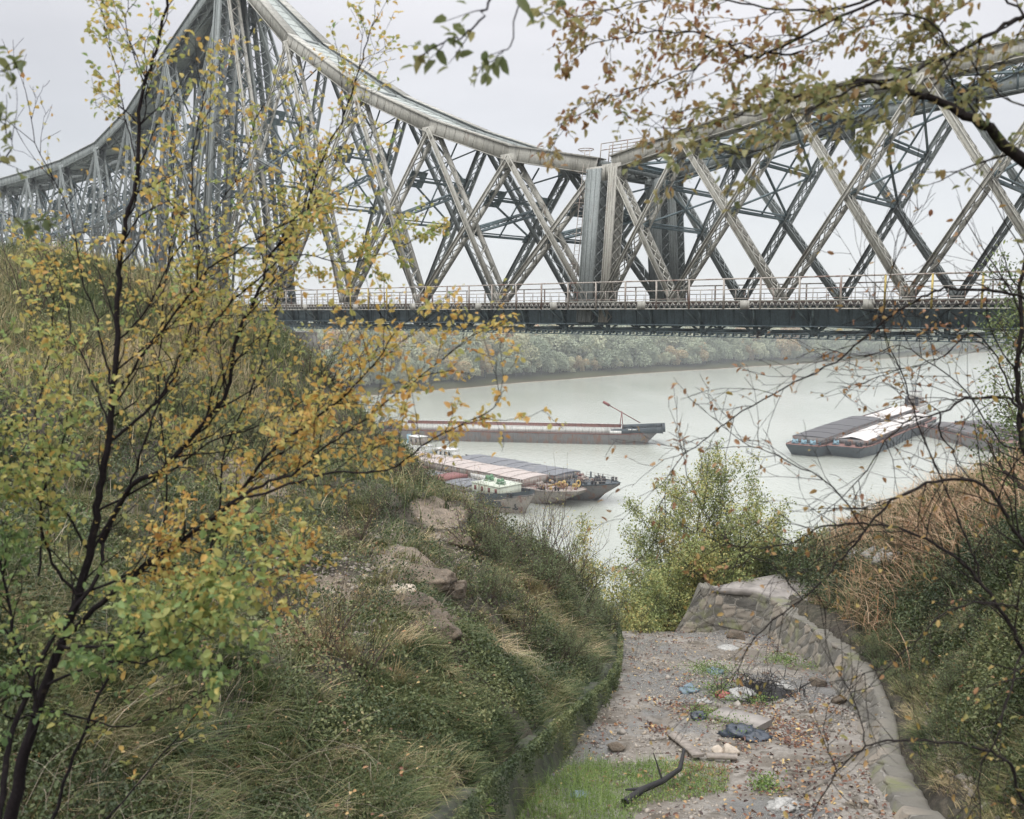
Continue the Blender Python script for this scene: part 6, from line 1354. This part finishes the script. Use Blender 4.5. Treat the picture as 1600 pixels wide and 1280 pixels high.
LC = [([(-160, 420), (-80, 330), (-20, 280), (10, 230), (0, 180)], 3.0, 3.0, .008, .002, 9, .16, 1.3, .04, .3), ([(-120, 140), (-40, 120), (10, 105), (25, 95)], 2.8, 2.8, .005, .0015, 6, .08, 1.0, .04, .2), ([(-60, 300), (0, 330), (40, 350), (70, 350)], 3.0, 2.9, .004, .0015, 9, .1, 1.6, .04, .1)]
near_tree('side_twig', at(-160, 420, 3.0), 'short leafy twigs poking in at the upper left edge', LC, dict(lev=0, up=.1, start=.4), OLEAF, BARKD, 4)
# bare arching thicket on the right
RB = [([(1720, 1350), (1650, 1270), (1600, 1250), (1582, 1200), (1560, 1180), (1534, 1171), (1480, 1157), (1398, 1158), (1353, 1167), (1308, 1207), (1270, 1280)], 3.4, 3.2, .013, .003, 7, .3, .25, .034, .5),
      ([(1740, 1250), (1670, 1120), (1600, 1017), (1561, 954), (1534, 913), (1489, 868), (1421, 831), (1353, 820), (1285, 824), (1240, 850), (1190, 856), (1130, 850)], 3.5, 3.6, .018, .002, 9, .38, .35, .034, .6),
      ([(1730, 1080), (1660, 930), (1600, 850), (1575, 809), (1552, 772), (1525, 754), (1466, 754), (1398, 786), (1353, 831), (1308, 881), (1253, 936), (1181, 990), (1154, 1044), (1120, 1090)], 3.7, 3.5, .018, .002, 8, .36, .3, .034, .6),
      ([(1700, 1120), (1640, 1010), (1600, 955), (1557, 944), (1512, 949), (1466, 967), (1421, 1008), (1380, 1040), (1310, 1060)], 3.5, 3.4, .010, .002, 8, .34, .3, .034, .5),
      ([(1760, 900), (1660, 800), (1600, 700), (1594, 640), (1590, 560), (1597, 450), (1610, 380)], 3.9, 4.0, .024, .01, 5, .5, .4, .034, .7),
      ([(1597, 660), (1584, 625), (1538, 622), (1504, 626), (1468, 644), (1420, 655), (1380, 690), (1330, 760), (1290, 800)], 3.9, 3.6, .012, .002, 9, .34, .5, .034, .75),
      ([(1680, 560), (1640, 480), (1600, 466), (1537, 453), (1475, 453), (1437, 465), (1381, 506), (1306, 565), (1225, 606), (1147, 652), (1100, 690), (1060, 722), (1035, 790), (1028, 870)], 3.4, 3.8, .012, .0015, 7, .32, .6, .034, .8),
      ([(1468, 644), (1468, 672), (1485, 700), (1501, 726), (1520, 760)], 3.8, 3.7, .007, .003, 8, .3, .4, .034, .7),
      ([(1584, 625), (1560, 560), (1520, 520), (1470, 560), (1400, 580), (1340, 600)], 3.9, 4.0, .007, .002, 9, .34, .7, .034, .75),
      ([(1600, 700), (1560, 690), (1500, 600), (1440, 560), (1400, 540), (1350, 560)], 3.9, 4.2, .007, .002, 9, .36, .6, .034, .75),
      ([(1534, 913), (1500, 820), (1450, 700), (1420, 600), (1380, 500), (1400, 400), (1440, 320)], 3.6, 4.0, .008, .0015, 8, .4, .35, .034, .7),
      ([(1353, 831), (1300, 760), (1230, 720), (1160, 690), (1110, 650)], 3.6, 3.7, .006, .0015, 8, .3, .5, .034, .8),
      ([(1253, 936), (1200, 880), (1140, 850), (1080, 760), (1070, 690)], 3.5, 3.6, .005, .0015, 7, .26, .5, .034, .8),
      ([(1353, 1167), (1340, 1100), (1300, 1030), (1290, 960)], 3.3, 3.3, .005, .0015, 8, .25, .2, .034, .5),
      ([(1308, 1207), (1290, 1150), (1300, 1100), (1330, 1080)], 3.3, 3.3, .004, .0015, 8, .22, .2, .034, .5),
      ([(1600, 1017), (1570, 1100), (1540, 1190), (1530, 1290)], 3.4, 3.2, .008, .003, 7, .3, .3, .034, .4)]
RB = [(a, b, c, d, e, f_ * 1.7, g * 1.15, h * .5, s_ * .85, t - .15) for a, b, c, d, e, f_, g, h, s_, t in RB]
near_tree('bare_thicket', at(1740, 1300, 3.6), 'dark nearly bare arching branches with last russet leaves along the right edge', RB, dict(lev=1, nch=(3,), up=-.02, bend=.0, start=.1), RLEAF, BARKM, 5)
HAZE_D = 0.00032
# ------------------------------------------------------------------ haze
HM = bpy.data.materials.new('haze air'); HM.use_nodes = True
for n in list(HM.node_tree.nodes):
    if n.type == 'BSDF_PRINCIPLED': HM.node_tree.nodes.remove(n)
pvn = HM.node_tree.nodes.new('ShaderNodeVolumePrincipled'); pvn.inputs['Color'].default_value = (.90, .935, .98, 1)
pvn.inputs['Density'].default_value = HAZE_D
HM.node_tree.links.new(pvn.outputs[0], HM.node_tree.nodes['Material Output'].inputs['Volume'])
mb = MB(); mb.box((-2300, -120, -42), (2300, 2600, 39.5)); tag(mb.build('haze', HM), kind='stuff')
